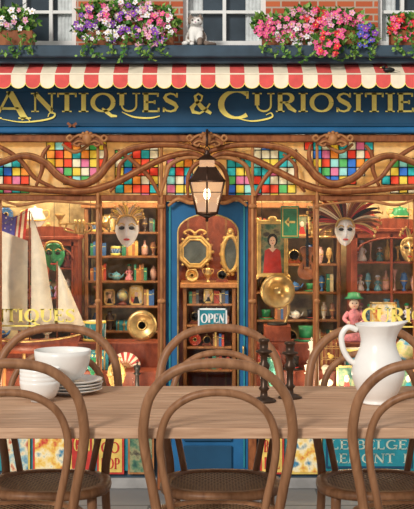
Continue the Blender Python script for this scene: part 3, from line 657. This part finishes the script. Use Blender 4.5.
# ---------------- cabinets
def cabinet(px0,px1,pyt,y0,y1,name,shelves,zb=.021):
    mb=MB(); x0,x1=X(px0,y0),X(px1,y0); zt=Z(pyt,y0); W=M['redwood']
    mb.box(x0,x1,y1-.012,y1,zb,zt,W); mb.box(x0,x0+.02,y0,y1-.012,zb,zt,W); mb.box(x1-.02,x1,y0,y1-.012,zb,zt,W)
    mb.bbox(x0-.012,x1+.012,y0-.012,y1,zt,zt+.02,W)
    cx=(x0+x1)/2; w=(x1-x0)/2
    mb.prism([(cx-w,zt+.02)]+[(cx+w*math.cos(a),zt+.02+.05*math.sin(a)**.8) for a in [pi-pi*k/14 for k in range(1,14)]]+[(cx+w,zt+.02)],y0,y0+.02,W)
    mb.ball((cx,y0+.01,zt+.078),.014,M['gold'],8)
    for q in shelves: mb.box(x0+.02,x1-.02,y0+.01,y1-.012,Z(q,y0)-.008,Z(q,y0),W)
    for xx in (x0+.02,cx-.006,x1-.034): mb.box(xx,xx+.012,y0-.004,y0+.008,zb+.1,zt-.01,W)
    mb.box(x0,x1,y0-.004,y0+.01,zb,zb+.1,W); mb.box(x0,x1,y0-.004,y0+.01,zt-.03,zt,W)
    mb.tube([(cx+(x1-x0)*.42*math.cos(a),y0-.002,zt-.10+.07*math.sin(a)) for a in [pi*k/16 for k in range(17)]],.006,W,6)
    mb.box(x0+.03,x1-.03,y1-.016,y1-.0125,zb+.12,zt-.02,M['wallg'])
    mb.make(name)
    for q in shelves:
        z=Z(q,y0)+.0005; x=x0+.035
        while x<x1-.05:
            r=random.uniform(.014,.022); h=random.uniform(.07,.115)
            if random.random()<.35: s=h/.225; doll(x+.058*s,y0+.09,z,s,random.choice([M['petw'],M['silk'],M['petl'],vcol[6]])); x+=.12*s
            else: vase(0,0,y0+.09,h,r,random.randint(0,4),random.choice([M['china'],M['china'],M['gold'],vcol[1],vcol[7],vcol[6]]),'porcelain_vase',z=z,x=x+r); x+=r*2+.012
cabinet(18,78,240,6.97,7.2,'glazed_cabinet',[268,298,328])
cabinet(351,432,232,6.97,7.2,'glazed_cabinet',[262,292,322])
vase(35,0,7.05,.15,.056,1,M['china'],'tureen_vase',z=Z(240,6.97)+.0205,handles=True)
vase(60,0,7.10,.11,.03,3,M['brass'],'brass_goblet',z=Z(240,6.97)+.0205)
vase(400,0,7.05,.11,.05,1,M['green'],'green_tureen',z=Z(232,6.97)+.0205,handles=True)
vase(371,0,7.12,.08,.025,0,vcol[2],z=Z(232,6.97)+.0205)
mask(54,256,6.80,.15,M['green'],'green_carnival_mask')
mask(127,231,6.5,.155,M['china'],'venetian_mask',[M['gold'],M['cream'],M['goldp']],11,130,.06)
mask(345,232,6.5,.135,M['china'],'feathered_venetian_mask',[M['redp'],M['gold'],M['redwood'],M['frame2'],M['cream'],M['redwood'],M['dark']],25,205,.15)
mask(409,250,6.62,.12,M['brass'],'golden_helmet_mask',[M['redp'],M['gold']],7,70,.05)
picture(257,220,288,277,6.75,paints[1],'portrait_painting',portrait=True,w=.02)
def octmirror(pcx,pcy,y,rx,rz):
    mb=MB(); cx,cz=X(pcx,y),Z(pcy,y); O=lambda k:[(cx+rx*k*math.cos(pi/8+pi*i/4),cz+rz*k*math.sin(pi/8+pi*i/4)) for i in range(8)]
    mb.prism(O(.72),y-.004,y+.006,M['mirror'])
    for k,r in((.78,.008),(.94,.011)): mb.tube([(p[0],y-.006,p[1]) for p in O(k)],r,M['gold'],6,True)
    for k in range(16):
        a=2*pi*k/16; mb.ball((cx+rx*1.04*math.cos(a),y-.004,cz+rz*1.04*math.sin(a)),.009,M['frame2'] if k%2 else M['gold'],6)
    for s_ in(-1,1): mb.tube(cat([(cx,y-.01,cz+rz*1.1),(cx+s_*.03,y-.01,cz+rz*1.3),(cx+s_*.06,y-.01,cz+rz*1.15),(cx+s_*.045,y-.01,cz+rz*1.05)],5),.006,M['gold'],6)
    mb.make('ornate_octagonal_mirror')
octmirror(195,252,7.362,.092,.092)
picture(221,233,240,275,7.362,M['mirror'],'ornate_oval_mirror',oval=True,w=.026)
for px,py,mt in ((6,222,vcol[1]),(-14,230,vcol[2]),(12,248,M['brass']),(345,214,M['china'])):
    plate(X(px,7.38),7.384,Z(py,7.38),.04,mt,'wall_plate')
# arrow sign
mb=MB(); ya=6.45; mb.box(X(281,ya),X(299,ya),ya,ya+.01,Z(238,ya),Z(206,ya),M['green'])
mb.box(X(282.2,ya),X(297.8,ya),ya-.003,ya,Z(236.5,ya),Z(207.5,ya),M['yel']); mb.box(X(283.2,ya),X(296.8,ya),ya-.006,ya-.003,Z(235.5,ya),Z(208.5,ya),M['green'])
xa=lambda p:X(p,ya); za=lambda p:Z(p,ya)
mb.ribbon([(xa(295),za(222)),(xa(287),za(222))],.01,ya-.009,ya-.006,M['yel']); mb.prism([(xa(284.5),za(222)),(xa(289),za(217)),(xa(289),za(227))],ya-.009,ya-.006,M['yel'])
for p in(283,297): mb.tube([(xa(p),ya+.005,za(206)),(xa(p),ya+.005,1.40)],.0012,M['dark'],4)
mb.make('hanging_arrow_sign')
# violin
mb=MB(); x=X(307,6.6); z=Z(262,6.6)
out=[(0,.075),(.028,.07),(.034,.05),(.022,.025),(.021,.005),(.034,-.015),(.045,-.045),(.035,-.075),(0,-.085)]
P=cat([(a,0,b) for a,b in out],5); pl=[(x+p.x,z+p.z) for p in P]+[(x-p.x,z+p.z) for p in P[::-1][1:-1]]
mb.prism(pl,6.59,6.615,M['frame']); mb.box(x-.006,x+.006,6.58,6.59,z-.02,z+.16,M['dark']); mb.tube(cat([(x,6.587,z+.155),(x,6.582,z+.175),(x,6.595,z+.185),(x,6.60,z+.17)],4),.007,M['redwood'],6)
mb.tube([(x,6.6,z+.18),(x,6.6,1.40)],.0012,M['dark'],4); mb.box(x-.014,x+.014,6.583,6.59,z-.03,z-.026,M['frame2'])
for s_ in(-1,1): mb.ribbon([(x+s_*.016,z-.01),(x+s_*.019,z-.035)],.003,6.588,6.59,M['dark'])
mb.make('violin')
# hanging trumpet
mb=MB(); y=6.62; x=X(80,y); z=Z(224,y)
mb.tube(cat([(x-.10,y,z),(x,y,z+.003),(x+.06,y,z)],4),[.004]*9,M['brass'],8)
mb.tube([(x+.06+.012*k,y,z) for k in range(8)],[.005,.006,.008,.011,.015,.021,.030,.042],M['brass'],16)
mb.tube(cat([(x-.06,y,z),(x-.075,y,z-.025),(x-.04,y,z-.04),(x+.03,y,z-.04),(x+.055,y,z-.02),(x+.04,y,z)],5),.005,M['brass'],8)
for q in(-.02,0,.02): mb.tube([(x+q,y,z-.045),(x+q,y,z+.02)],.006,M['brass'],8)
for q in(-.05,.05): mb.tube([(x+q,y,z),(x+q,y,1.40)],.0012,M['dark'],4)
mb.make('hanging_trumpet')
# flag
mb=MB(); y=6.56
def fp(u,v): return (X(-1,y)+(u*.14)-.03*v, y-.012*math.sin(u*9+v*2), Z(209,y)-.29*v-.03*math.sin(u*4)-u*.02)
for k in range(11):
    mt=M['redp'] if k%2==0 else M['cream']
    u0,u1=k/11,(k+1)/11
    vv=[fp(u0+(u1-u0)*j/3,q/12) for q in range(13) for j in range(4)]
    fs=[(q*4+j,q*4+j+1,q*4+j+5,q*4+j+4) for q in range(12) for j in range(3)]; mb.add(vv,fs,mt,True)
vv=[(p[0],p[1]-.003,p[2]) for p in [fp(u/8*.6,v/8*.35) for v in range(9) for u in range(9)]]; mb.add(vv,[(q*9+j,q*9+j+1,q*9+j+10,q*9+j+9) for q in range(8) for j in range(8)],M['petb'],True)
for q in range(4):
    for j in range(3):
        p=fp(.08+j*.18,.04+q*.085); mb.ball((p[0],p[1]-.005,p[2]),.004,M['white'],5)
mb.tube([(X(-4,y),y-.02,.50),(X(-4,y),y-.02,Z(203,y))],.006,M['brass'],8); mb.tube([(X(-4,y),y-.02,Z(207,y)),(X(25,y),y+.005,Z(207,y)+.002)],.004,M['brass'],6); mb.ball((X(-4,y),y-.02,Z(203,y)),.011,M['gold'],8)
mb.make('striped_flag')
# model ship
mb=MB(); y=6.45; bx=X(24,y); zb=.60; K=1.2; KX=1.3
secs=[]; n=16
for i in range(n+1):
    t=-1+2*i/n; w=.045*(1-abs(t)**2.5)+.003; zt=.06+.03*t*t
    secs.append([(bx+.27*t,y-w,zb+zt),(bx+.25*t,y-w*.85,zb+.03),(bx+.22*t,y-w*.3,zb),(bx+.22*t,y+w*.3,zb),(bx+.25*t,y+w*.85,zb+.03),(bx+.27*t,y+w,zb+zt)])
vs=[p for s_ in secs for p in s_]; fs=[(i*6+j,i*6+j+1,i*6+j+7,i*6+j+6) for i in range(n) for j in range(5)]+[(i*6+5,i*6,i*6+6,i*6+11) for i in range(n)]
mb.add(vs,fs,M['redwood'],True)
mb.tube([(p[0][0],p[0][1],p[0][2]) for p in secs],.004,M['gold'],6)
mb.tube([(bx-.22,y,zb+.08),(bx-.39,y,zb+.16)],.004,M['frame'],6)
def sail(a,b,c,d,bul=.03):
    N=8; vs=[]
    A,B_,C,D=[Vector((bx+q[0]*KX,y,zb+q[1]*K)) for q in(a,b,c,d)]
    for i in range(N+1):
        for j in range(N+1):
            u,v=i/N,j/N; p=(A*(1-u)+B_*u)*(1-v)+(D*(1-u)+C*u)*v; p=p+Vector((0,-bul*math.sin(pi*u)*math.sin(pi*v),0)); vs.append(p)
    mb.add(vs,[(i*(N+1)+j,i*(N+1)+j+1,(i+1)*(N+1)+j+1,(i+1)*(N+1)+j) for i in range(N) for j in range(N)],M['sail'],True)
for mx,top in ((-.09,.50),(.02,.56),(.12,.36)): mb.tube([(bx+mx*KX,y,zb+.05),(bx+mx*KX,y,zb+top*K)],.004,M['frame'],6)
sail((-.085,.09),(.012,.09),(.014,.44),(-.080,.48)); sail((-.28,.13),(-.095,.09),(-.092,.34),(-.095,.49))
sail((.026,.09),(.116,.09),(.075,.40),(.026,.55)); sail((.124,.09),(.22,.11),(.165,.25),(.124,.35))
for q in ((-.30,.13,-.09,.5),(.21,.09,.02,.56),(-.09,.5,.02,.56),(.21,.09,.12,.36)): mb.tube([(bx+q[0]*KX,y,zb+q[1]*K),(bx+q[2]*KX,y,zb+q[3]*K)],.001,M['dark'],4)
for q in(-.1,.1): mb.box(bx+q-.01,bx+q+.01,y-.04,y+.04,.4005,zb+.02,M['frame2'])
mb.box(bx-.14,bx+.14,y-.05,y+.05,.4005,.415,M['frame2'])
mb.make('model_sailing_ship')
def gram(x,y,z):
    mb=MB(); mb.bbox(x-.065,x+.065,y-.06,y+.06,z,z+.08,M['redwood']); mb.lathe([(.05,0),(.05,.01),(0,.012)],(x,y,z+.08),M['dark'],20)
    mb.tube(cat([(x+.04,y+.03,z+.08),(x+.06,y+.04,z+.16),(x+.03,y+.04,z+.22),(x,y+.02,z+.24)],5),.008,M['brass'],8)
    mb.lathe([(.01,0),(.02,.04),(.045,.06),(.07,.075),(.085,.078),(.065,.07),(.04,.055),(.015,.03)],(x,y+.02,z+.25),M['brass'],24,face=True)
    mb.make('gramophone')
gram(X(277,6.79),6.78,.6205)
plate(X(142,6.80),6.80,.6205,.075,M['brass'],'brass_tray')
doll(X(354,6.79),6.79,.6205,1.1,M['silk'])
def row(pxa,pxb,ti,hm):
    y,z=TIER[ti]; x=X(pxa,y); xe=X(pxb,y)
    while x<xe-.12: x+=curio(x,y,z+.0008,hm)+.006
row(66,126,2,.20); row(294,340,2,.21); row(370,440,2,.19); row(-40,64,2,.19)
row(14,157,1,.19); row(258,440,1,.19)
row(82,157,0,.18); row(258,440,0,.18)
birdcage(X(321,6.95),6.95,Z(238,6.95),.05,.11,True)
# ---------------- shop lighting
def plight(x,y,z,e,c=(1,.86,.62),r=.05,nm='pendant_light'):
    L=bpy.data.lights.new(nm,'POINT'); L.energy=e; L.color=c; L.shadow_soft_size=r; o=bpy.data.objects.new(nm,L); o.location=(x,y,z); bpy.context.scene.collection.objects.link(o)
for i,(px,y) in enumerate(((30,6.75),(115,6.8),(207,6.8),(300,6.8),(385,6.75),(-60,6.9),(470,6.9))):
    x=X(px,y); mb=MB(); mb.lathe([(.03,0),(.03,-.01),(.006,-.02),(.006,-.08),(.03,-.09),(.03,-.1)],(x,y,1.6999),M['brass'],14); mb.ball((x,y,1.575),.03,M['globe'],10); mb.make('pendant_ceiling_lamp')
    plight(x,y,1.50,8.5)
for px in (20,75,130,285,340,395):  # added footlights, hidden behind the table, to brighten the window goods
    y=6.385; x=X(px,y); mb=MB(); mb.lathe([(.012,0),(.012,.006),(.006,.01),(.014,.018),(.016,.03)],(x,y,.4005),M['brass'],12); mb.ball((x,y,.436),.009,M['globe'],8); mb.make('added_uplight_fixture')
    plight(x,y,.465,1.7,(1,.86,.62),.03,'added_uplight')
plight(X(207),6.55,.80,2.2,(1,.86,.62),.05,'door_fill_light')  # added fill point inside the door, without a lamp fixture
# ---------------- posters on riser
def poster(px0,px1,py0,py1,pm,bm,word=None,wm=None):
    mb=MB(); y=6.268; mb.box(X(px0,y),X(px1,y),y-.004,y+.006,Z(py1,y),Z(py0,y),bm); mb.box(X(px0+2,y),X(px1-2,y),y-.006,y-.004,Z(py1-2,y),Z(py0+2,y),pm)
    if word: text(mb,word[0],px0+4,px1-4,py0+8,py0+(py1-py0)*.48,y-.006,wm or M['cream'],.002,.06,.8)
    if word and len(word)>1: text(mb,word[1],px0+4,px1-4,py0+(py1-py0)*.60,py1-5,y-.006,wm or M['cream'],.002,.06,.8)
    mb.make('advertising_poster')
poster(2,30,432,474,paints[3],M['yel']); poster(33,66,436,474,paints[2],M['redp']); poster(70,94,430,474,M['redp'],M['yel'],('GEM',),M['yel']); poster(97,124,434,474,M['yel'],M['redp'],('CO','POP'),M['redp']); poster(128,154,432,474,paints[1],M['frame2'])
poster(260,284,432,474,M['yel'],M['redp'],('BON','PIE'),M['redp']); poster(287,322,432,474,paints[2],M['yel']); poster(326,412,432,468,M['teal'],M['blue'],('LE BELGE','LEMONT J'),mat('faded_letter_paint',(.46,.52,.42),.6))
# ---------------- lantern
mb=MB(); y=6.10; x=X(207,y); zz=lambda p:Z(p,y); D=M['lantern']
def hexr(r,z,ph=pi/6): return [(x+r*math.cos(ph+pi/3*k),y+r*math.sin(ph+pi/3*k),z) for k in range(6)]
def hx(r0,z0,r1,z1,mt): 
    v=hexr(r0,z0)+hexr(r1,z1); mb.add(v,[(k,(k+1)%6,6+(k+1)%6,6+k) for k in range(6)],mt)
s_=y/f
hx(11*s_,zz(213),19.5*s_,zz(182),M['lampglass'])
for k in range(6):
    a=hexr(11.5*s_,zz(213))[k]; b=hexr(20*s_,zz(181))[k]; mb.tube([a,b],.005,D,6)
    b2=hexr(9*s_,zz(167))[k]; mb.tube([b,b2],.005,D,6)
    a2=hexr(11.5*s_,zz(213))[(k+1)%6]; c2=hexr(20*s_,zz(181))[(k+1)%6]; mb.tube([a,a2],.006,D,6); mb.tube([b,c2],.006,D,6)
    m0=[a[i]*.35+b[i]*.65 for i in range(3)]; m1=[a2[i]*.35+c2[i]*.65 for i in range(3)]; mb.tube([m0,m1],.002,D,5)
hx(21*s_,zz(181),9.5*s_,zz(167),D); hx(9*s_,zz(167),8.5*s_,zz(160),M['lampglass']); hx(12*s_,zz(160),3*s_,zz(154.5),D)
mb.lathe([(.012,0),(.016,.008),(.008,.014),(.012,.020),(0,.026)],(x,y,zz(155.5)),D,12)
mb.lathe([(0,-.036),(.008,-.030),(.005,-.02),(.03,-.008),(.050,0),(0,.002)],(x,y,zz(214)),D,12)
mb.ball((x,y,zz(194)),(.015,.015,.026),M['bulb'],8); mb.tube([(x,y,zz(213)),(x,y,zz(200))],.008,M['cream'],8)
mb.tube(cat([(x,y,zz(152.5)),(x-.012,y,zz(149.5)),(x,y,zz(146)),(x+.012,y,zz(149.5))],4,True),.003,D,6,True)
mb.tube(cat([(x,y,zz(146)),(x,y,zz(138)),(x,y+.04,zz(131)),(x,6.17,zz(129.5)),(x,6.224,zz(129.5))],5),.006,D,8)
mb.make('hanging_lantern')
plight(x,y-.13,zz(196),1.4,(1,.72,.42),.06,'lantern_light')
# ---------------- flowers
def petal(mb,c,r,mt,nrm):
    nrm=nrm.normalized(); u=nrm.orthogonal().normalized(); v=nrm.cross(u); ph=random.random()*6
    for k in range(5):
        a=ph+2*pi*k/5; d=u*math.cos(a)+v*math.sin(a); e=u*math.cos(a+pi/2)+v*math.sin(a+pi/2)
        mb.add([c,c+d*r*.6+e*r*.38+nrm*r*.2,c+d*r+nrm*r*.1,c+d*r*.6-e*r*.38+nrm*r*.2],[(0,1,2,3)],mt)
    mb.ball(c+nrm*r*.12,r*.2,M['pety'],4)
def leafy(mb,c,r,mt):
    d=Vector((random.uniform(-1,1),random.uniform(-1,.2),random.uniform(-.6,1))).normalized(); e=d.cross(Vector((random.random(),random.random(),random.random()))).normalized(); n_=d.cross(e)
    mb.add([c,c+d*r*.5+e*r*.35,c+d*r*1.1-n_*r*.1,c+d*r*.5-e*r*.35],[(0,1,2),(0,2,3)],mt)
def cluster(name,blobs,nl,nf,box,trail=()):
    mb=MB(); y=6.17
    mb.bbox(X(box[0],y),X(box[1],y),6.12,6.22,zledge+.0005,zledge+.07,M['frame'])
    tot=sum(b[2]*b[3] for b in blobs)
    for b in blobs:
        cx,cy,rx,ry,cols,yo=b; w=rx*ry/tot
        for i in range(int(nl*w)):
            a=random.random()*6.28; q=math.sqrt(random.random()); yy=y+yo+random.uniform(-.05,.04)
            leafy(mb,Vector((X(cx+rx*q*math.cos(a),yy),yy,Z(cy+ry*q*math.sin(a),yy))),random.uniform(.018,.034),M['leaf'] if random.random()<.55 else M['leaf2'])
        for i in range(int(nf*w)):
            a=random.random()*6.28; q=math.sqrt(random.random()); yy=y+yo-.045+random.uniform(-.03,.02)
            petal(mb,Vector((X(cx+rx*q*math.cos(a),yy),yy,Z(cy+ry*q*math.sin(a),yy))),random.uniform(.011,.019),M[random.choice(cols)],Vector((random.uniform(-.6,.6),-1,random.uniform(-.3,.8))))
    for px,L in trail:
        x=X(px,6.065); P=[(x,6.10,zledge+.05),(x+.01,6.07,zledge+.03),(x+random.uniform(-.03,.03),6.062,zledge-.02),(x+random.uniform(-.05,.05),6.06,zledge-L)]
        P=cat(P,6); mb.tube(P,.002,M['leaf'],4)
        for p in P[4:]:
            for q in range(2): leafy(mb,Vector(p)+Vector((random.uniform(-.01,.01),-.006,0)),random.uniform(.014,.024),M['leaf'] if random.random()<.5 else M['leaf2'])
    return mb.make(name)
cluster('petunia_planter',[(97,14,18,12,['petp','petl','petk'],0),(130,10,24,10,['petw','petl','petp'],0),(158,22,20,15,['petl','petw','petk'],0),(110,32,28,11,['petw','petp','petw'],0),(148,38,18,9,['petp','petl'],-.02),(84,30,10,10,['petp','petw'],0)],1900,230,(86,174),((84,.05),(96,.06),(108,.04),(124,.07),(139,.05),(152,.07),(166,.05)))
cluster('pink_geranium_planter',[(275,28,22,12,['petk','petl','petk'],0),(310,20,26,12,['petk','petr','petl'],0),(343,24,22,14,['petk','petl','petk'],0),(330,44,15,13,['petk','petk','petr'],-.09),(300,36,26,10,['petw','petl'],0),(366,36,10,12,['petp','petb'],-.06),(262,24,10,9,['petk'],0)],2100,300,(262,364),((268,.04),(284,.06),(296,.05),(312,.08),(348,.07),(360,.05),(372,.06)))
cluster('red_geranium_planter',[(404,28,17,13,['petr','petk','petr'],0),(430,26,22,14,['petr','petk'],0)],560,110,(390,455),((396,.04),(408,.06)))
cluster('ivy_planter',[(18,20,20,14,['petw','petl'],0),(-12,22,20,14,['petw','petl'],0)],560,35,(-20,34),((6,.05),(22,.06),(32,.04)))
# cat
mb=MB(); w=M['white']; x=0; y=0; z=0; xo=X(196,6.17)
mb.ball((x,y+.02,z+.036),(.034,.04,.038),w,12); mb.ball((x,y-.002,z+.058),(.025,.024,.032),w,12); mb.ball((x-.002,y-.015,z+.096),(.024,.021,.02),w,12); mb.ball((x-.002,y-.034,z+.089),(.011,.009,.008),w,8)
for s_ in(-1,1):
    mb.lathe([(.011,0),(.006,.012),(.001,.022)],(x-.002+s_*.015,y-.012,z+.107),w,8); mb.tube([(x+s_*.012,y-.015,z+.055),(x+s_*.012,y-.024,z+.02),(x+s_*.012,y-.03,z+.007)],[.011,.008,.009],w,8); mb.ball((x+s_*.032,y,z+.012),(.013,.026,.012),w,8); mb.ball((x+s_*.012,y-.034,z+.007),(.008,.012,.007),w,8)
mb.tube(cat([(x+.02,y+.05,z+.012),(x+.05,y+.03,z+.01),(x+.055,y-.01,z+.009),(x+.03,y-.035,z+.009)],5),.008,w,8)
fur,n_,l_,p_=new_mat('cat_fur_white_grey'); p_.inputs['Roughness'].default_value=.9
tc=n_.new('ShaderNodeTexCoord'); no=n_.new('ShaderNodeTexNoise'); no.inputs['Scale'].default_value=20; r_=n_.new('ShaderNodeValToRGB'); r_.color_ramp.elements[0].position=.48; r_.color_ramp.elements[1].position=.53
r_.color_ramp.elements[0].color=(.82,.80,.76,1); r_.color_ramp.elements[1].color=(.20,.15,.12,1); l_.new(tc.outputs['Object'],no.inputs['Vector']); l_.new(no.outputs['Fac'],r_.inputs['Fac']); l_.new(r_.outputs['Color'],p_.inputs['Base Color'])
cato=mb.make('sitting_cat',(xo,6.17,zledge+.001)); cato.scale=(1.45,1.3,1.15); cato.data.materials.clear(); cato.data.materials.append(fur)
md=cato.modifiers.new('r','REMESH'); md.mode='VOXEL'; md.voxel_size=.0028; md.use_smooth_shade=True
sm=cato.modifiers.new('s','SMOOTH'); sm.factor=.6; sm.iterations=3
mb=MB()
for s_ in(-1,1): mb.ball((x-.002+s_*.009,y-.034,z+.100),(.0035,.002,.0035),M['dark'],6)
mb.ball((x-.002,y-.043,z+.092),(.003,.002,.002),M['petl'],6); mb.make('cat_face',parent=cato)
# small bird on awning, butterfly
mb=MB(); y=6.06; x=X(389,y); z=Z(74,y)+.004
mb.ball((x,y,z+.014),(.026,.011,.012),M['dark'],10); mb.ball((x-.024,y,z+.026),.009,M['dark'],8); mb.tube([(x-.03,y,z+.026),(x-.041,y,z+.024)],[.003,.0005],M['goldp'],5); mb.add([(x+.018,y-.006,z+.014),(x+.05,y-.008,z+.006),(x+.05,y+.008,z+.006),(x+.018,y+.006,z+.014)],[(0,1,2,3)],M['dark'])
for q in(-.004,.004): mb.tube([(x,y+q,z+.006),(x,y+q,z-.001)],.001,M['goldp'],4)
mb.make('small_bird')
mb=MB(); y=6.222; x=X(72,y); z=Z(125,y)
for s_ in(-1,1): mb.prism([(x,z),(x+s_*.018,z+.014),(x+s_*.024,z+.004),(x+s_*.014,z-.002),(x+s_*.016,z-.012),(x+s_*.004,z-.008)],y-.002,y-.001,M['frame'])
mb.tube([(x,y-.002,z+.008),(x,y-.002,z-.010)],.002,M['dark'],5); mb.make('butterfly')

# ================================================================ dining set
mb=MB(); tx0,tx1,ty0,ty1=-1.35,1.35,3.592,4.350
N=5; wd=(ty1-ty0)/N
for k in range(N): mb.bbox(tx0,tx1,ty0+k*wd+.0002,ty0+(k+1)*wd-.0002,.724,.752,M['table'],.002)
for sx in(-1,1):
    for yy in(3.70,4.24):
        mb.lathe([(.02,0),(.03,.03),(.024,.06),(.038,.30),(.03,.42),(.042,.5),(.042,.724)],(sx*1.26,yy,0),M['table'],16)
    mb.bbox(sx*1.26-.015,sx*1.26+.015,3.72,4.22,.64,.724,M['table'])
mb.make('dining_table')
def chair_mesh():
    mb=MB(); W=M['chair']
    half=[(.19,-.02,0),(.166,.03,.28),(.157,.038,.475),(.17,.024,.58),(.190,.003,.69),(.194,-.012,.765),(.172,-.028,.85),(.105,-.041,.912),(0,-.046,.93)]
    full=half+[(-a,b,c) for a,b,c in half[::-1][1:]]
    mb.tube(cat(full,8),.0135,W,12)
    h2=[(.112,.034,.478),(.128,.024,.56),(.148,.008,.66),(.150,-.004,.735),(.125,-.016,.80),(.07,-.026,.84),(0,-.029,.852)]
    mb.tube(cat(h2+[(-a,b,c) for a,b,c in h2[::-1][1:]],8),.0105,W,12)
    def se(rx,ry,k,n=48,e=2.5):
        out=[]
        for i in range(n):
            a=2*pi*i/n; c,s=math.cos(a),math.sin(a); out.append((rx*math.copysign(abs(c)**(2/e),c),.18+ry*math.copysign(abs(s)**(2/e),s),k))
        return out
    A=se(.183,.178,.462);B=se(.186,.181,.472);C=se(.183,.178,.486);Dd=se(.155,.150,.488);E=se(.150,.145,.480);G0=se(.150,.145,.462)
    rings=[A,B,C,Dd,E,G0]; n=48
    vs=[p for r in rings for p in r]; mb.add(vs,[(i*n+j,i*n+(j+1)%n,((i+1)%6)*n+(j+1)%n,((i+1)%6)*n+j) for i in range(6) for j in range(n)],W,True)
    Ct=se(.151,.146,.481); Cc=se(.075,.072,.474); mb.add(Ct+Cc+[(0,.18,.472)],[(j,(j+1)%n,n+(j+1)%n,n+j) for j in range(n)]+[(n+j,n+(j+1)%n,2*n) for j in range(n)],M['cane'],True)
    for s in(-1,1):
        P=[(s*.135,.285,.468),(s*.14,.295,.3),(s*.15,.31,.0)]; mb.tube(cat(P,5),[.016-.0005*i for i in range(11)],W,10)
    ring=[(.128*math.cos(2*pi*i/36)*1.08,.165+.128*math.sin(2*pi*i/36),.24) for i in range(36)]; mb.tube(ring,.009,W,8,True)
    return mb
base=chair_mesh().make('dining_chair',(X(218,3.58),3.58,0))
def dup(x,y,rz):
    o=bpy.data.objects.new('dining_chair',base.data); o.location=(x,y,0); o.rotation_euler=(0,0,rz); bpy.context.scene.collection.objects.link(o)
dup(-.515,3.575,math.radians(2)); dup(.575,3.575,math.radians(-2))
dup(X(220,4.37),4.37,pi); dup(X(57,4.37),4.37,pi); dup(X(370,4.37),4.37,pi)
# tableware
zt=.7525
def bowlp(r,h,fr,th=.003): 
    o=[(fr,0),(fr,.006)]+[(fr+(r-fr)*math.sin(pi/2*t)**.9,.006+(h-.006)*(1-math.cos(pi/2*t))**.9) for t in [k/9 for k in range(1,10)]]
    i=[(r-th,h)]+[(fr+(r-th-fr)*math.sin(pi/2*t)**.9,.01+(h-.01)*(1-math.cos(pi/2*t))**.9) for t in [k/9 for k in range(8,-1,-1)]]+[(0,.01)]
    return o+i
mb=MB(); x,y=X(71,4.2),4.2
for k in range(4): mb.lathe([(.05,0),(.052,.004),(.075,.007),(.096,.014),(.097,.0165),(.094,.0165),(.074,.010),(.05,.0065),(0,.0065)],(x+random.uniform(-.002,.002),y,zt+k*.0095),M['china'],40)
mb.make('plate_stack')
mb=MB(); mb.lathe(bowlp(.087,.098,.034),(X(63,4.2),4.19,zt+.0285+.0072),M['china'],44); mb.make('serving_bowl')
mb=MB()
for k in range(4): mb.lathe(bowlp(.060,.062,.028),(X(40,4.04),4.04,zt+k*.0125),M['china'],36)
mb.make('bowl_stack')
mb=MB(); x,y=X(378,4.0),4.0
out=[(.044,0),(.048,.004),(.045,.012),(.060,.035),(.074,.070),(.077,.095),(.070,.125),(.057,.155),(.051,.178),(.053,.20),(.061,.22),(.067,.232)]
inn=[(r-.004,z) for r,z in out[::-1][:-2]]+[(0,.01)]
mb.lathe([(p.x,p.z) for p in cat([(a,0,b) for a,b in out],3)]+inn,(x,y,zt),M['china'],44)
nv=[]
for v in mb.v:
    dx,dy,dz=v[0]-x,v[1]-y,v[2]-zt; t=max(0,(dz-.16)/.072); a=math.atan2(dy,dx)
    wsp=max(0,math.cos(a))**6
    nv.append((x+dx*(1+.34*wsp*t*t),y+dy*(1-.10*t*(wsp>0.02)),v[2]+.010*wsp*t*t))
mb.v=nv
hp=cat([(x-.060,y,zt+.214),(x-.088,y,zt+.222),(x-.106,y,zt+.198),(x-.102,y,zt+.160),(x-.086,y,zt+.130),(x-.068,y,zt+.116)],6); mb.tube(hp,.0085,M['china'],12,flat=1.3)
mb.make('ceramic_pitcher')
def stick(px,y,h):
    mb=MB(); s=h/.18; mb.lathe([(r*1.25,z*s) for r,z in [(.028,0),(.029,.004),(.022,.010),(.009,.016),(.008,.03),(.013,.038),(.008,.046),(.008,.085),(.012,.095),(.014,.105),(.008,.115),(.008,.13),(.015,.14),(.020,.143),(.019,.147),(.010,.149),(.010,.17),(.014,.175),(.012,.18),(.006,.18),(.006,.165),(0,.165)]],(X(px,y),y,zt),M['bronze'],24); mb.make('candlestick')
stick(264,4.03,.185); stick(290,4.10,.168)

# ================================================================ light, world, camera
w=bpy.data.worlds.new('World'); bpy.context.scene.world=w; w.use_nodes=True; bg=w.node_tree.nodes['Background']; bg.inputs[0].default_value=(1,.97,.93,1); bg.inputs[1].default_value=.60
L=bpy.data.lights.new('sun','SUN'); L.energy=2.5; L.angle=math.radians(12); L.color=(1,.95,.88); o=bpy.data.objects.new('sun',L); o.rotation_euler=(math.radians(66),0,math.radians(-28)); bpy.context.scene.collection.objects.link(o)
cd=bpy.data.cameras.new('camera'); cd.sensor_width=36; cd.sensor_fit='AUTO'; cd.lens=f/509*36; cd.shift_y=-(254.5-186)/509; cd.clip_end=100
co=bpy.data.objects.new('camera',cd); co.location=(0,0,H); co.rotation_euler=(pi/2,0,0); bpy.context.scene.collection.objects.link(co); bpy.context.scene.camera=co
bpy.context.scene.view_settings.view_transform='Standard'
